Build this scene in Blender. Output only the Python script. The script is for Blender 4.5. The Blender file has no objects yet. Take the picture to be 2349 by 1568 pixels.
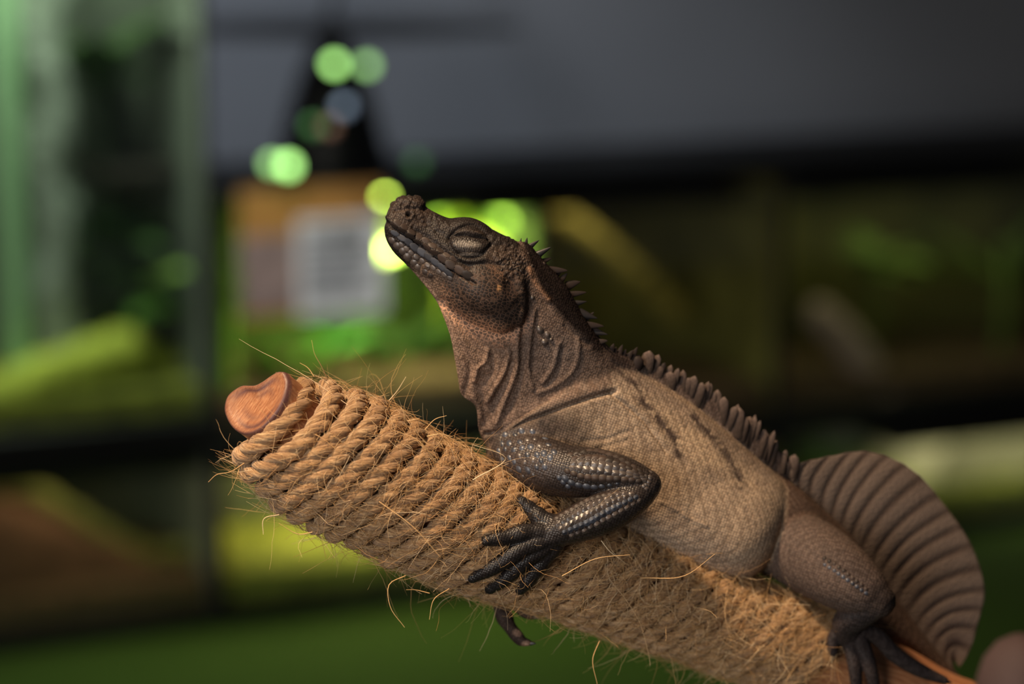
import bpy, bmesh, math, random
import numpy as np
from mathutils import Vector, Matrix
from mathutils.bvhtree import BVHTree

random.seed(7)
RNG = np.random.default_rng(11)
scene = bpy.context.scene
COL = scene.collection

# ------------------------------------------------------------------ camera
W, H = 2349.0, 1568.0
LENS, SENSOR = 85.0, 36.0
FPX = LENS / SENSOR * W            # focal length in pixels
DIST = 0.6935                      # distance of the subject plane
S = DIST / FPX                     # metres per pixel at the subject plane
CX, CY = W / 2, H / 2
PITCH = math.radians(11.0)
CAM = np.array([0.0, 0.0, 1.45])
FWD = np.array([0.0, math.cos(PITCH), -math.sin(PITCH)])
UPV = np.array([0.0, math.sin(PITCH), math.cos(PITCH)])
RGT = np.array([1.0, 0.0, 0.0])

cam_data = bpy.data.cameras.new("camera")
cam = bpy.data.objects.new("camera", cam_data)
COL.objects.link(cam)
cam.location = CAM
cam.rotation_euler = (math.pi / 2 - PITCH, 0, 0)
cam_data.lens = LENS
cam_data.sensor_width = SENSOR
cam_data.sensor_fit = 'HORIZONTAL'
cam_data.clip_start = 0.02
cam_data.clip_end = 50
cam_data.dof.use_dof = True
cam_data.dof.focus_distance = DIST + 105 * S
cam_data.dof.aperture_fstop = 5.6
cam_data.dof.aperture_blades = 0
scene.camera = cam

# ------------------------------------------------------------------ view, world, lights
vs = scene.view_settings
vs.view_transform = 'Standard'
vs.look = 'None'
vs.exposure = 0.0
vs.gamma = 1.0
vs.use_curve_mapping = False

world = bpy.data.worlds.new("room_air")
scene.world = world
world.use_nodes = True
bgn = world.node_tree.nodes["Background"]
bgn.inputs[0].default_value = (0.75, 0.85, 1.0, 1)
bgn.inputs[1].default_value = 0.035


def aim(o, target):
    d = Vector(target) - Vector(o.location)
    o.rotation_euler = d.to_track_quat('-Z', 'Y').to_euler()


def spot(name, loc, target, energy, color, angle, radius, blend=0.6):
    l = bpy.data.lights.new(name, 'SPOT')
    l.energy = energy
    l.color = color
    l.spot_size = math.radians(angle)
    l.spot_blend = blend
    l.shadow_soft_size = radius
    o = bpy.data.objects.new(name, l)
    COL.objects.link(o)
    o.location = loc
    aim(o, target)
    return o


def area(name, loc, target, energy, color, sx, sy=None):
    l = bpy.data.lights.new(name, 'AREA')
    l.energy = energy
    l.color = color
    l.size = sx
    if sy:
        l.shape = 'RECTANGLE'
        l.size_y = sy
    o = bpy.data.objects.new(name, l)
    COL.objects.link(o)
    o.location = loc
    aim(o, target)
    return o


# warm ceiling spotlight on the perch, unseen soft fill added behind the camera on the left,
# unseen spots added to brighten the back wall and the paper sign
spot("ceiling_spot_light", (-0.66, 0.18, 2.72), (-0.03, 0.69, 1.31), 205, (1.0, 0.72, 0.46), 19, 0.10, 1.0)
area("front_fill_light", (-1.35, -1.5, 1.70), (0.05, 0.7, 1.30), 38, (1.0, 0.93, 0.86), 1.1, 1.3)
spot("wall_wash_light", (-0.85, 1.75, 2.75), (-0.22, 3.05, 1.15), 150, (0.86, 0.92, 1.0), 38, 0.15, 1.0)
spot("sign_fill_spot", (-0.45, 1.15, 2.8), (-0.20, 2.39, 1.08), 110, (1.0, 0.97, 0.93), 12, 0.05, 1.0)


# ------------------------------------------------------------------ helpers
def Pn(a):
    """pixel x, pixel y, depth (in subject-plane pixels) -> world points"""
    a = np.asarray(a, dtype=float)
    z = DIST + a[..., 2] * S
    return (CAM + RGT * ((a[..., 0] - CX) / FPX * z)[..., None]
            + UPV * ((CY - a[..., 1]) / FPX * z)[..., None] + FWD * z[..., None])


def tagit(o, label=None, cat=None, group=None, kind=None):
    if label: o["label"] = label
    if cat: o["category"] = cat
    if group: o["group"] = group
    if kind: o["kind"] = kind
    return o


def empty(name, loc=(0, 0, 0), parent=None):
    o = bpy.data.objects.new(name, None)
    COL.objects.link(o)
    o.location = loc
    o.empty_display_size = 0.02
    if parent: o.parent = parent
    return o


def np_mesh(name, verts, faces, smooth=True):
    """fast mesh from arrays; faces: (n,3) or (n,4) array, or a list of such arrays"""
    verts = np.asarray(verts, dtype=np.float32)
    if not isinstance(faces, list): faces = [faces]
    faces = [np.asarray(f, dtype=np.int32) for f in faces if len(f)]
    me = bpy.data.meshes.new(name)
    me.vertices.add(len(verts))
    me.vertices.foreach_set("co", verts.ravel())
    loops = np.concatenate([f.ravel() for f in faces])
    tot = np.concatenate([np.full(len(f), f.shape[1], np.int32) for f in faces])
    start = np.concatenate([[0], np.cumsum(tot)[:-1]]).astype(np.int32)
    me.loops.add(len(loops))
    me.loops.foreach_set("vertex_index", loops)
    me.polygons.add(len(tot))
    me.polygons.foreach_set("loop_start", start)
    me.polygons.foreach_set("loop_total", tot)
    me.update(calc_edges=True)
    if smooth:
        me.polygons.foreach_set("use_smooth", np.ones(len(tot), bool))
    me.validate()
    return me


def obj(name, me, material=None, parent=None, origin=None):
    if origin is not None:
        o_ = np.asarray(origin, float)
        me.transform(Matrix.Translation(-Vector(o_)))
    o = bpy.data.objects.new(name, me)
    COL.objects.link(o)
    if material and not me.materials: me.materials.append(material)
    if origin is not None:
        o.location = Vector(o_)
    if parent:
        o.parent = parent
        if origin is not None:
            o.location = Vector(o_) - Vector(parent.location)
        else:
            o.location = -Vector(parent.location)
    return o


def grid_faces(nu, nv, wrap_v=False):
    i = np.arange(nu - 1)[:, None]
    jn = nv if wrap_v else nv - 1
    j = np.arange(jn)[None, :]
    j2 = (j + 1) % nv
    a = i * nv + j
    b = i * nv + j2
    c = (i + 1) * nv + j2
    d = (i + 1) * nv + j
    return np.stack([a, b, c, d], -1).reshape(-1, 4)


def catmull(pts, n):
    """smooth resample of control rows (any columns) to n rows, uniform in chord length"""
    p = np.asarray(pts, float)
    k = p[:, :2] if p.shape[1] >= 2 else p
    t = np.concatenate([[0], np.cumsum(np.maximum(np.linalg.norm(np.diff(p[:, :min(3, p.shape[1])], axis=0), axis=1), 1e-6))])
    m = np.zeros_like(p)
    dt = np.diff(t)
    sl = np.diff(p, axis=0) / dt[:, None]
    m[1:-1] = (sl[:-1] * dt[1:, None] + sl[1:] * dt[:-1, None]) / (dt[1:] + dt[:-1])[:, None]
    m[0], m[-1] = sl[0], sl[-1]
    u = np.linspace(0, t[-1], n)
    i = np.clip(np.searchsorted(t, u, side='right') - 1, 0, len(dt) - 1)
    h = dt[i][:, None]
    x = ((u - t[i]) / dt[i])[:, None]
    return ((2 * x**3 - 3 * x**2 + 1) * p[i] + (x**3 - 2 * x**2 + x) * h * m[i]
            + (-2 * x**3 + 3 * x**2) * p[i + 1] + (x**3 - x**2) * h * m[i + 1])


def unit(v):
    return v / np.maximum(np.linalg.norm(v, axis=-1, keepdims=True), 1e-9)


class NT:
    """tiny node helper"""
    def __init__(self, name):
        self.m = bpy.data.materials.new(name)
        self.m.use_nodes = True
        self.t = self.m.node_tree
        self.b = self.t.nodes["Principled BSDF"]
        self.out = self.t.nodes["Material Output"]

    def n(self, typ, **kw):
        nd = self.t.nodes.new(typ)
        for k, v in kw.items():
            if k.startswith('i_'):
                key = k[2:].replace('_', ' ')
                nd.inputs[key].default_value = v
            else:
                setattr(nd, k, v)
        return nd

    def l(self, a, b):
        self.t.links.new(a, b)

    def math(self, op, a, b=None, c=None):
        nd = self.t.nodes.new('ShaderNodeMath')
        nd.operation = op
        for i, v in enumerate((a, b, c)):
            if v is None: continue
            if isinstance(v, (int, float)): nd.inputs[i].default_value = v
            else: self.l(v, nd.inputs[i])
        return nd.outputs[0]

    def mix(self, fac, a, b, blend='MIX'):
        nd = self.t.nodes.new('ShaderNodeMix')
        nd.data_type = 'RGBA'
        nd.blend_type = blend
        if isinstance(fac, (int, float)): nd.inputs[0].default_value = fac
        else: self.l(fac, nd.inputs[0])
        for i, v in ((6, a), (7, b)):
            if isinstance(v, tuple): nd.inputs[i].default_value = v if len(v) == 4 else (*v, 1)
            else: self.l(v, nd.inputs[i])
        return nd.outputs[2]

    def ramp(self, fac, stops):
        nd = self.t.nodes.new('ShaderNodeValToRGB')
        el = nd.color_ramp.elements
        el[0].position, el[0].color = stops[0][0], (*stops[0][1], 1)
        el[1].position, el[1].color = stops[-1][0], (*stops[-1][1], 1)
        for p, c in stops[1:-1]:
            e = el.new(p)
            e.color = (*c, 1)
        self.l(fac, nd.inputs[0])
        return nd.outputs[0]

    def noise(self, vec, scale, detail=3, rough=0.5):
        nd = self.n('ShaderNodeTexNoise', i_Scale=scale, i_Detail=detail, i_Roughness=rough)
        if vec is not None: self.l(vec, nd.inputs['Vector'])
        return nd.outputs['Fac']

    def objco(self):
        return self.n('ShaderNodeTexCoord').outputs['Object']

    def bump(self, height, strength=0.3, dist=0.001, normal=None):
        nd = self.n('ShaderNodeBump')
        nd.inputs['Strength'].default_value = strength
        nd.inputs['Distance'].default_value = dist
        self.l(height, nd.inputs['Height'])
        if normal is not None: self.l(normal, nd.inputs['Normal'])
        return nd.outputs[0]

    def set(self, **kw):
        for k, v in kw.items():
            key = k.replace('_', ' ')
            if isinstance(v, (int, float, tuple)):
                self.b.inputs[key].default_value = v if not (isinstance(v, tuple) and len(v) == 3) else (*v, 1)
            else:
                self.l(v, self.b.inputs[key])
        return self


def simple(name, col, rough=0.6, var=0.25, scale=30, spec=0.3, metallic=0.0, bump=0.0):
    k = NT(name)
    co = k.objco()
    f = k.noise(co, scale, 4)
    lo = tuple(c * (1 - var) for c in col)
    hi = tuple(min(1, c * (1 + var)) for c in col)
    k.set(Base_Color=k.ramp(f, [(0.3, lo), (0.7, hi)]), Roughness=rough, Specular_IOR_Level=spec, Metallic=metallic)
    if bump:
        k.set(Normal=k.bump(f, bump, 0.004))
    return k.m


def emit(name, col, strength):
    k = NT(name)
    k.set(Base_Color=col, Emission_Color=col, Emission_Strength=strength, Roughness=0.4)
    return k.m
# ------------------------------------------------------------------ room behind: table, tanks, wall
TABLE_Z = 0.70


def ray(px, py):
    v = FWD + RGT * ((px - CX) / FPX) + UPV * ((CY - py) / FPX)
    return v


def on_table(px, py):
    v = ray(px, py)
    return CAM + v * ((TABLE_Z - CAM[2]) / v[2])


SL = on_table(0, 1500)
SR = on_table(2349, 1206)
US = unit((SR - SL) * np.array([1, 1, 0]))          # along the tank fronts
WS = np.array([-US[1], US[0], 0.0])                 # away from the viewer
if WS[1] < 0: WS = -WS


def sz(px, py, w=0.0):
    """pixel -> (s, z) on the plane w metres behind the tank fronts"""
    v = ray(px, py)
    t = (np.dot(SL - CAM, WS) + w) / np.dot(v, WS)
    p = CAM + v * t
    return float(np.dot(p - SL, US)), float(p[2])


def sh(s, w, z):
    p = SL + US * s + WS * w
    return np.array([p[0], p[1], z])


SHROT = math.atan2(US[1], US[0])

M_black = simple("black_frame", (0.006, 0.006, 0.006), 0.5, 0.1)
M_lamp = simple("black_lamp_metal", (0.006, 0.006, 0.007), 0.35, 0.1)
M_wall = simple("grey_wall_paint", (0.20, 0.21, 0.23), 0.9, 0.06, 3)
M_floor = simple("room_floor_boards", (0.12, 0.10, 0.09), 0.7, 0.2, 5)
M_ceil = simple("ceiling_paint", (0.3, 0.3, 0.3), 0.9, 0.04, 3)


def shelf_box(name, s0, s1, w0, w1, z0, z1, m, parent=None, bev=0.003):
    bm = bmesh.new()
    bmesh.ops.create_cube(bm, size=1)
    for v in bm.verts:
        s = s0 if v.co.x < 0 else s1
        w = w0 if v.co.y < 0 else w1
        z = z0 if v.co.z < 0 else z1
        v.co = Vector(sh(s, w, z))
    if bev:
        bmesh.ops.bevel(bm, geom=bm.edges[:], offset=bev, segments=1, affect='EDGES')
    bmesh.ops.recalc_face_normals(bm, faces=bm.faces)
    me = bpy.data.meshes.new(name)
    bm.to_mesh(me)
    bm.free()
    return obj(name, me, m, parent, origin=sh((s0 + s1) / 2, (w0 + w1) / 2, z0))


# wall, floor, ceiling
tagit(shelf_box("wall_back", -4, 5, 0.62, 0.72, 0, 2.9, M_wall, bev=0), kind="structure")
tagit(shelf_box("floor", -4, 5, -4.5, 0.72, -0.05, 0.0, M_floor, bev=0), kind="structure")
tagit(shelf_box("ceiling", -4, 5, -4.5, 0.72, 2.9, 2.95, M_ceil, bev=0), kind="structure")

# table with a green grass mat
M_mat = NT("artificial_grass")
_co = M_mat.objco()
_f = M_mat.noise(_co, 400, 4, 0.7)
_f2 = M_mat.noise(_co, 9, 2, 0.5)
_c = M_mat.ramp(_f, [(0.3, (0.020, 0.042, 0.005)), (0.7, (0.068, 0.118, 0.018))])
M_mat.set(Base_Color=_c, Roughness=0.85, Specular_IOR_Level=0.1, Normal=M_mat.bump(_f, 0.8, 0.004))
M_mat = M_mat.m
M_table = simple("dark_table_wood", (0.05, 0.035, 0.025), 0.5)
table = empty("display_table", sh(0.6, -0.75, 0))
tagit(table, "long dark display table under the green grass mat", "table")
shelf_box("table_top", -1.2, 2.4, -1.85, 0.6, TABLE_Z - 0.045, TABLE_Z - 0.008, M_table, table)
for s_ in (-1.1, 2.3):
    for w_ in (-1.8, 0.5):
        shelf_box("leg", s_ - 0.04, s_ + 0.04, w_ - 0.04, w_ + 0.04, 0.0, TABLE_Z - 0.045, M_table, table)
tagit(shelf_box("grass_mat", -1.18, 2.38, -1.83, 0.58, TABLE_Z - 0.008, TABLE_Z, M_mat, bev=0.002),
      "green artificial grass mat spread below the glass tanks", "mat")

# glass
k = NT("tank_glass")
tr = k.n('ShaderNodeBsdfTransparent')
tr.inputs[0].default_value = (0.93, 0.97, 0.94, 1)
gl = k.n('ShaderNodeBsdfGlossy')
gl.inputs['Roughness'].default_value = 0.02
mx = k.n('ShaderNodeMixShader')
mx.inputs[0].default_value = 0.05
k.l(tr.outputs[0], mx.inputs[1])
k.l(gl.outputs[0], mx.inputs[2])
k.l(mx.outputs[0], k.out.inputs[0])
M_glass = k.m


def tank(label, s0, s1, z0, z1, depth, back, ground, light=None, ground_h=0.03, w0=0.0, bar=0.02, cap=True):
    t = empty("glass_tank", sh((s0 + s1) / 2, w0 + depth / 2, z0))
    tagit(t, label, "glass tank", "glass tanks behind the perch")
    w1 = w0 + depth
    b = bar
    shelf_box("base_frame", s0, s1, w0, w1, z0, z0 + b, M_black, t)
    for (a, c) in ((s0, s0 + b * .2), (s1 - b * .2, s1)):
        shelf_box("corner_post", a, c, w0, w0 + b * .4, z0 + b, z1 - b, M_black, t, 0.001)
    shelf_box("top_rail", s0, s1, w0, w0 + b * 1.3, z1 - b * .5, z1, M_black, t)
    shelf_box("screen_lid", s0 + .002, s1 - .002, w0 + .002, w1 - .002, z1, z1 + .004, M_black, t, 0)
    shelf_box("top_rail", s0, s1, w1 - b, w1, z1 - b, z1, M_black, t)
    shelf_box("back_panel", s0, s1, w1 - 0.012, w1, z0 + b, z1 - b, back, t, 0.001)
    for a in (s0, s1 - 0.005):
        shelf_box("side_panel", a, a + 0.005, w0 + b * .6, w1 - 0.012, z0 + b, z1 - b, back, t, 0)
    shelf_box("ground_bed", s0 + 0.006, s1 - 0.006, w0 + 0.012, w1 - 0.013, z0 + b, z0 + b + ground_h, ground, t, 0.004)
    shelf_box("front_pane", s0 + b * .6, s1 - b * .6, w0 + 0.002, w0 + 0.006, z0 + b, z1 - b, M_glass, t, 0)
    if light:
        col, e, fr = light[:3]
        ww = light[3] if len(light) > 3 else 0.5
        sx = s0 + (s1 - s0) * fr
        p = sh(sx, w0 + depth * ww, z1 - b * 2)
        area("tank_lamp", p, p - np.array([0, 0, 1.0]), e, col, min(0.3, (s1 - s0) * 0.6), 0.1)
        # the lamp's own housing
        shelf_box("lamp_housing", sx - 0.16, sx + 0.16, w0 + depth * ww - 0.05, w0 + depth * ww + 0.05, z1 - b * 1.9, z1 - b * 1.0, M_black, t)
    return t


def zpx(py, px, w=0.0): return sz(px, py, w)[1]
def spx(px, py=784, w=0.0): return sz(px, py, w)[0]


M_olive = simple("olive_backdrop", (0.13, 0.11, 0.03), 0.9, 0.5, 9)
M_greenback = simple("green_backdrop", (0.07, 0.11, 0.02), 0.9, 0.5, 7)
M_greenback2 = simple("grey_green_backdrop", (0.10, 0.115, 0.09), 0.9, 0.5, 9)
M_brownbed = simple("brown_bark_bed", (0.10, 0.055, 0.03), 0.95, 0.5, 60)
M_mossbed = simple("moss_bed", (0.18, 0.19, 0.03), 0.95, 0.5, 40)
M_khaki = simple("khaki_stone", (0.42, 0.38, 0.22), 0.9, 0.2, 20)

sA, sB, sC, sD, sE = spx(-800), spx(497), spx(1242), spx(1792), spx(3300)
zt = zpx(396, 1400)
zlow = TABLE_Z
zmidL = zpx(1020, 250)
zmidM = zpx(985, 1000)
zmidR = zpx(955, 2050)

tank("tall glass tank at the left edge with a mossy trunk inside", sA, sB - .004, zmidL, zt + 0.42, 0.22, M_greenback2, M_mossbed, ((0.90, 1.0, 0.80), 3.0, 0.63, 0.2))
tank("lower left glass tank with a brown cave mound inside", sA, sB - .004, zlow, zmidL - .001, 0.22, M_greenback2, M_brownbed, ((1.0, 0.80, 0.5), 0.16, 0.68, 0.3))
tank("brightest green glass tank with the paper sign on its front", sB, sC - .002, zmidM, zt, 0.22, M_greenback, M_brownbed, ((0.92, 1.0, 0.42), 1.5, 0.66, 0.3))
tank("lower glass tank with yellowish moss below the sign tank", sB, sC - .002, zlow, zmidM - .001, 0.22, M_greenback2, M_mossbed, ((1.0, 0.85, 0.35), 0.6, 0.5))
tank("dim olive glass tank with a leaning brown branch inside", sC, sD - .002, zmidR, zt, 0.22, M_olive, M_brownbed, ((1.0, 0.9, 0.5), 0.15, 0.25, 0.2))
tank("lower glass tank under the branch tank, hidden by the lizard", sC, sD - .002, zlow, zmidR - .001, 0.22, M_olive, M_mossbed, ((0.9, 1.0, 0.45), 0.22, 0.6))
tank("dark glass tank at the right edge with bark and leaves", sD, sE, zmidR, zt, 0.22, M_olive, M_brownbed, ((0.95, 1.0, 0.5), 0.20, 0.18, 0.2))
tank("lower right glass tank with a khaki stone ledge inside", sD, sE, zlow, zmidR - .001, 0.22, M_greenback2, M_mossbed, ((1.0, 0.92, 0.72), 0.2, 0.33, 0.22))


# --- sign on the front of the sign tank
def sgn(x0, y0, x1, y1, w0, w1, name, m, parent, bev=0.0):
    s0, z1 = sz(x0, y0, w0)
    s1, z0 = sz(x1, y1, w0)
    return shelf_box(name, s0, s1, w0, w1, min(z0, z1), max(z0, z1), m, parent, bev)


M_paper = simple("white_paper", (0.74, 0.76, 0.77), 0.8, 0.05)
M_orange = simple("orange_print", (0.40, 0.20, 0.05), 0.8, 0.15)
M_taupe = simple("taupe_photo_print", (0.30, 0.22, 0.20), 0.8, 0.35, 25)
M_ink = simple("grey_ink", (0.25, 0.26, 0.28), 0.8, 0.05)
sgx = empty("species_sign", sh(*[*(lambda a: (a[0], -0.004, a[1]))(sz(715, 700))]))
tagit(sgx, "paper sign with orange header and grey text on the tank front", "sign")
sgn(548, 438, 876, 714, -0.003, -0.001, "sign_board", M_orange, sgx)
sgn(550, 545, 682, 708, -0.0045, -0.003, "picture_panel", M_taupe, sgx)
sgn(682, 505, 884, 712, -0.0055, -0.003, "text_panel", M_paper, sgx)
for i in range(7):
    sgn(700, 528 + i * 24, 862 - (i % 3) * 18, 536 + i * 24, -0.0062, -0.0055, "text_line", M_ink, sgx)

# --- dome lamp standing on the sign tank
sl, zl = sz(800, 392, 0.07)
lamp = empty("dome_lamp", sh(sl, 0.07, zt))
tagit(lamp, "black dome heat lamp standing on top of the sign tank", "lamp")


def lathe(profile, center, n=40):
    pr = np.asarray(profile, float)
    th = np.linspace(0, 2 * math.pi, n, endpoint=False)
    v = np.stack([pr[:, None, 0] * np.cos(th), pr[:, None, 0] * np.sin(th), pr[:, None, 1] + 0 * th], -1).reshape(-1, 3)
    return v + np.asarray(center), grid_faces(len(pr), n, True)


px_m = (sz(920, 380, 0.07)[0] - sz(670, 380, 0.07)[0]) / 250.0     # metres per pixel there
hd = [(128, 0), (130, 8), (128, 14), (112, 70), (96, 130), (76, 190), (56, 235), (40, 262), (34, 300), (20, 318), (0.2, 322)]
v, f = lathe([(a * px_m, b * px_m * 1.02) for a, b in hd], sh(sl, 0.07 + 0.05, zt + .005))
obj("shade", np_mesh("shade", v, f), M_lamp, lamp)
v, f = lathe([(.2, 318 * px_m), (12 * px_m, 320 * px_m), (12 * px_m, 355 * px_m), (5 * px_m, 362 * px_m), (.2 * px_m, 362 * px_m)], sh(sl, 0.12, zt))
obj("socket", np_mesh("socket", v, f), M_lamp, lamp)
pts = catmull([(*sh(sl, 0.12, zt + 360 * px_m),), (*sh(sl + .03, 0.14, zt + 0.24),), (*sh(sl + .12, 0.3, zt + 0.36),), (*sh(sl + .17, 0.6, zt + 0.5),)], 24)


def tube_mesh(pts, radii, n=8, cap=True):
    """swept tube through pts (k,3) with radii (k,), round ends; returns verts, faces, ring parameter"""
    pts = np.asarray(pts, float)
    radii = np.broadcast_to(np.asarray(radii, float), (len(pts),)).copy()
    t = unit(np.gradient(pts, axis=0))
    ref = np.array([0.0, 0.0, 1.0]) if abs(t[0][2]) < 0.9 else np.array([1.0, 0, 0])
    n1 = np.zeros_like(pts)
    a = unit(np.cross(t[0], ref))
    for i in range(len(pts)):
        a = unit(a - t[i] * np.dot(a, t[i]))
        n1[i] = a
    n2 = np.cross(t, n1)
    th = np.linspace(0, 2 * math.pi, n, endpoint=False)
    if cap:
        ca = np.linspace(math.pi / 2, 0.15, 4)
        P0 = [pts[0] - t[0] * radii[0] * math.sin(c) for c in ca]
        R0 = [radii[0] * math.cos(c) + 1e-7 for c in ca]
        P1 = [pts[-1] + t[-1] * radii[-1] * math.sin(c) for c in ca[::-1]]
        R1 = [radii[-1] * math.cos(c) + 1e-7 for c in ca[::-1]]
        pts = np.concatenate([P0, pts, P1])
        radii = np.concatenate([R0, radii, R1])
        n1 = np.concatenate([np.repeat(n1[:1], 4, 0), n1, np.repeat(n1[-1:], 4, 0)])
        n2 = np.concatenate([np.repeat(n2[:1], 4, 0), n2, np.repeat(n2[-1:], 4, 0)])
    v = (pts[:, None] + radii[:, None, None] * (n1[:, None] * np.cos(th)[None, :, None] + n2[:, None] * np.sin(th)[None, :, None])).reshape(-1, 3)
    return v, grid_faces(len(pts), n, True)[:, ::-1]


v, f = tube_mesh(pts, 0.0035, 8)
obj("power_cord", np_mesh("power_cord", v, f), M_lamp, lamp)


# --- added glowing balls in place of reflections and light discs around the lamp
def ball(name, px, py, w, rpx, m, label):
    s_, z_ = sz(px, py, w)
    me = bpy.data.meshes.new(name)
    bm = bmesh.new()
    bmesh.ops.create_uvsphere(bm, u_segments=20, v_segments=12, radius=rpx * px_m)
    # plug behind the glowing ball
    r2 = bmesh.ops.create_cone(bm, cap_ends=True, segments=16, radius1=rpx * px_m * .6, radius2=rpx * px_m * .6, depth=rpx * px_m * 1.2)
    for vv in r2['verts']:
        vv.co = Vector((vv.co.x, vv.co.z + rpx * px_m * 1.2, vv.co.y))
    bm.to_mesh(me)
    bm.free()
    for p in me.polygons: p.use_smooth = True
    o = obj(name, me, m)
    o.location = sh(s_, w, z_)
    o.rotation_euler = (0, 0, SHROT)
    tagit(o, label, "light", "glowing balls for blurred highlights around the dome lamp")
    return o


E_g1 = emit("green_highlight_bright", (0.36, 0.74, 0.20), 5.5)
E_g2 = emit("green_highlight_dim", (0.30, 0.60, 0.19), 3.2)
E_b = emit("blue_grey_highlight", (0.35, 0.45, 0.62), 0.55)
E_d = emit("dark_green_highlight", (0.10, 0.30, 0.09), 0.4)
E_r = emit("dim_amber_highlight", (0.35, 0.18, 0.12), 0.4)
E_y = emit("yellow_green_highlight", (0.70, 1.0, 0.12), 14.0)
ball("highlight_ball", 768, 147, -0.03, 13, E_g1, "brighter green glowing ball for a highlight left of the lamp top")
ball("highlight_ball", 843, 150, -0.03, 13, E_g2, "dimmer green glowing ball for a highlight right of the lamp top")
ball("highlight_ball", 790, 245, -0.07, 13, E_b, "dim bluish glowing ball for a reflection on the middle of the lamp dome")
ball("highlight_ball", 720, 290, -0.08, 13, E_d, "dim green glowing ball for a reflection low on the lamp dome, leftmost")
ball("highlight_ball", 757, 292, -0.08, 11, E_r, "dim amber glowing ball for a reflection low on the lamp dome")
ball("highlight_ball", 662, 380, -0.02, 15, E_g1, "bright green glowing ball for an oval highlight at the left foot of the lamp")
ball("highlight_ball", 625, 376, -0.02, 13, E_g2, "soft green glowing ball beside the oval highlight, farthest left of the lamp")
ball("highlight_ball", 958, 372, -0.02, 13, E_d, "faint green glowing ball for a highlight at the right foot of the lamp")
ball("highlight_ball", 876, 452, 0.05, 16, E_y, "yellow-green glowing ball for a light disc above the lizard's snout beside the sign header")
ball("highlight_ball", 872, 575, 0.05, 22, emit("pale_yellow_highlight", (0.85, 1.0, 0.22), 17.0), "brightest yellow glowing ball for a light disc in front of the lizard's snout")
ball("highlight_ball", 905, 570, 0.06, 14, E_y, "yellow-green glowing ball for a light disc hidden partly by the lizard's jaw")


# --- plants
def leaf_mesh(name, L, Wd, droop=0.25, fold=0.15, n=9):
    u = np.linspace(0, 1, n)
    wd = Wd * np.sin(math.pi * np.clip(u, 0.02, 0.985) ** 0.8) * 0.5
    x = u * L
    z = -droop * L * u ** 2
    rows = []
    for i in range(n):
        for k_ in (-1, -.5, 0, .5, 1):
            rows.append((x[i], wd[i] * k_, z[i] + abs(k_) * wd[i] * fold * 2 + 0.0))
    v = np.array(rows)
    f = grid_faces(n, 5)
    v2 = v - np.array([0, 0, L * 0.012])
    nn = len(v)
    edge = []
    for i in range(n - 1):
        a, b = i * 5, (i + 1) * 5
        edge += [(a, b, b + nn, a + nn), (a + 4, a + 4 + nn, b + 4 + nn, b + 4)]
    return np_mesh(name, np.concatenate([v, v2]), np.concatenate([f[:, ::-1], f + nn, np.array(edge)]))


LEAVES = {}


def plant(label, px, py, w, size, n, m, spread=1.0, wide=0.35, up=0.9, cat="plant", az0=0.0, stem_down=None):
    w = min(w, .13)
    s_, z_ = sz(px, py, w)
    base = sh(s_, w, z_)
    root = empty("leafy_plant", base)
    tagit(root, label, cat, "plants inside the glass tanks")
    key = (round(wide, 2), m.name)
    if key not in LEAVES:
        LEAVES[key] = leaf_mesh("leaf", 1.0, wide)
        LEAVES[key].materials.append(m)
    for i in range(n):
        o = bpy.data.objects.new("leaf", LEAVES[key])
        COL.objects.link(o)
        o.parent = root
        zcap = (zt if base[2] > zmidL else zmidR) - .02 if px > 480 else 9
        for tr_ in range(40):                       # keep every leaf inside its tank
            az = az0 + i * 2.399 + random.uniform(-.3, .3) + tr_ * .37
            el = random.uniform(0.1, up)
            sc_ = size * random.uniform(.75, 1.1) * (.975 ** tr_)
            off = np.array([math.cos(el) * math.cos(az), math.cos(el) * math.sin(az), math.sin(el)]) * sc_
            if .02 < w + off @ WS < .2 and base[2] + off[2] + .15 * size < zcap: break
        o.rotation_euler = (random.uniform(-.2, .2), -el, az)
        o.scale = (sc_, sc_, sc_)
        o.location = (0, 0, random.uniform(-.1, .15) * size)
    if stem_down:
        v, f = tube_mesh(np.array([[0, 0, 0.04], [0.004, 0, -stem_down * .5], [0, 0, -stem_down]]), size * .04, 7)
        me = np_mesh("stem", v, f)
        me.materials.append(m)
        o = bpy.data.objects.new("stem", me)
        COL.objects.link(o)
        o.parent = root
    return root


G_bright = simple("bright_leaf", (0.24, 0.40, 0.06), 0.45, 0.3, 20)
G_yel = simple("yellow_green_leaf", (0.42, 0.52, 0.05), 0.5, 0.3, 20)
G_dark = simple("dark_leaf", (0.05, 0.10, 0.025), 0.5, 0.3, 20)
G_mid = simple("mid_green_leaf", (0.12, 0.26, 0.04), 0.5, 0.3, 20)
# --- contents of the tanks
def stem_to(px, py, w, zfloor): return sz(px, py, w)[1] - zfloor


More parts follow.
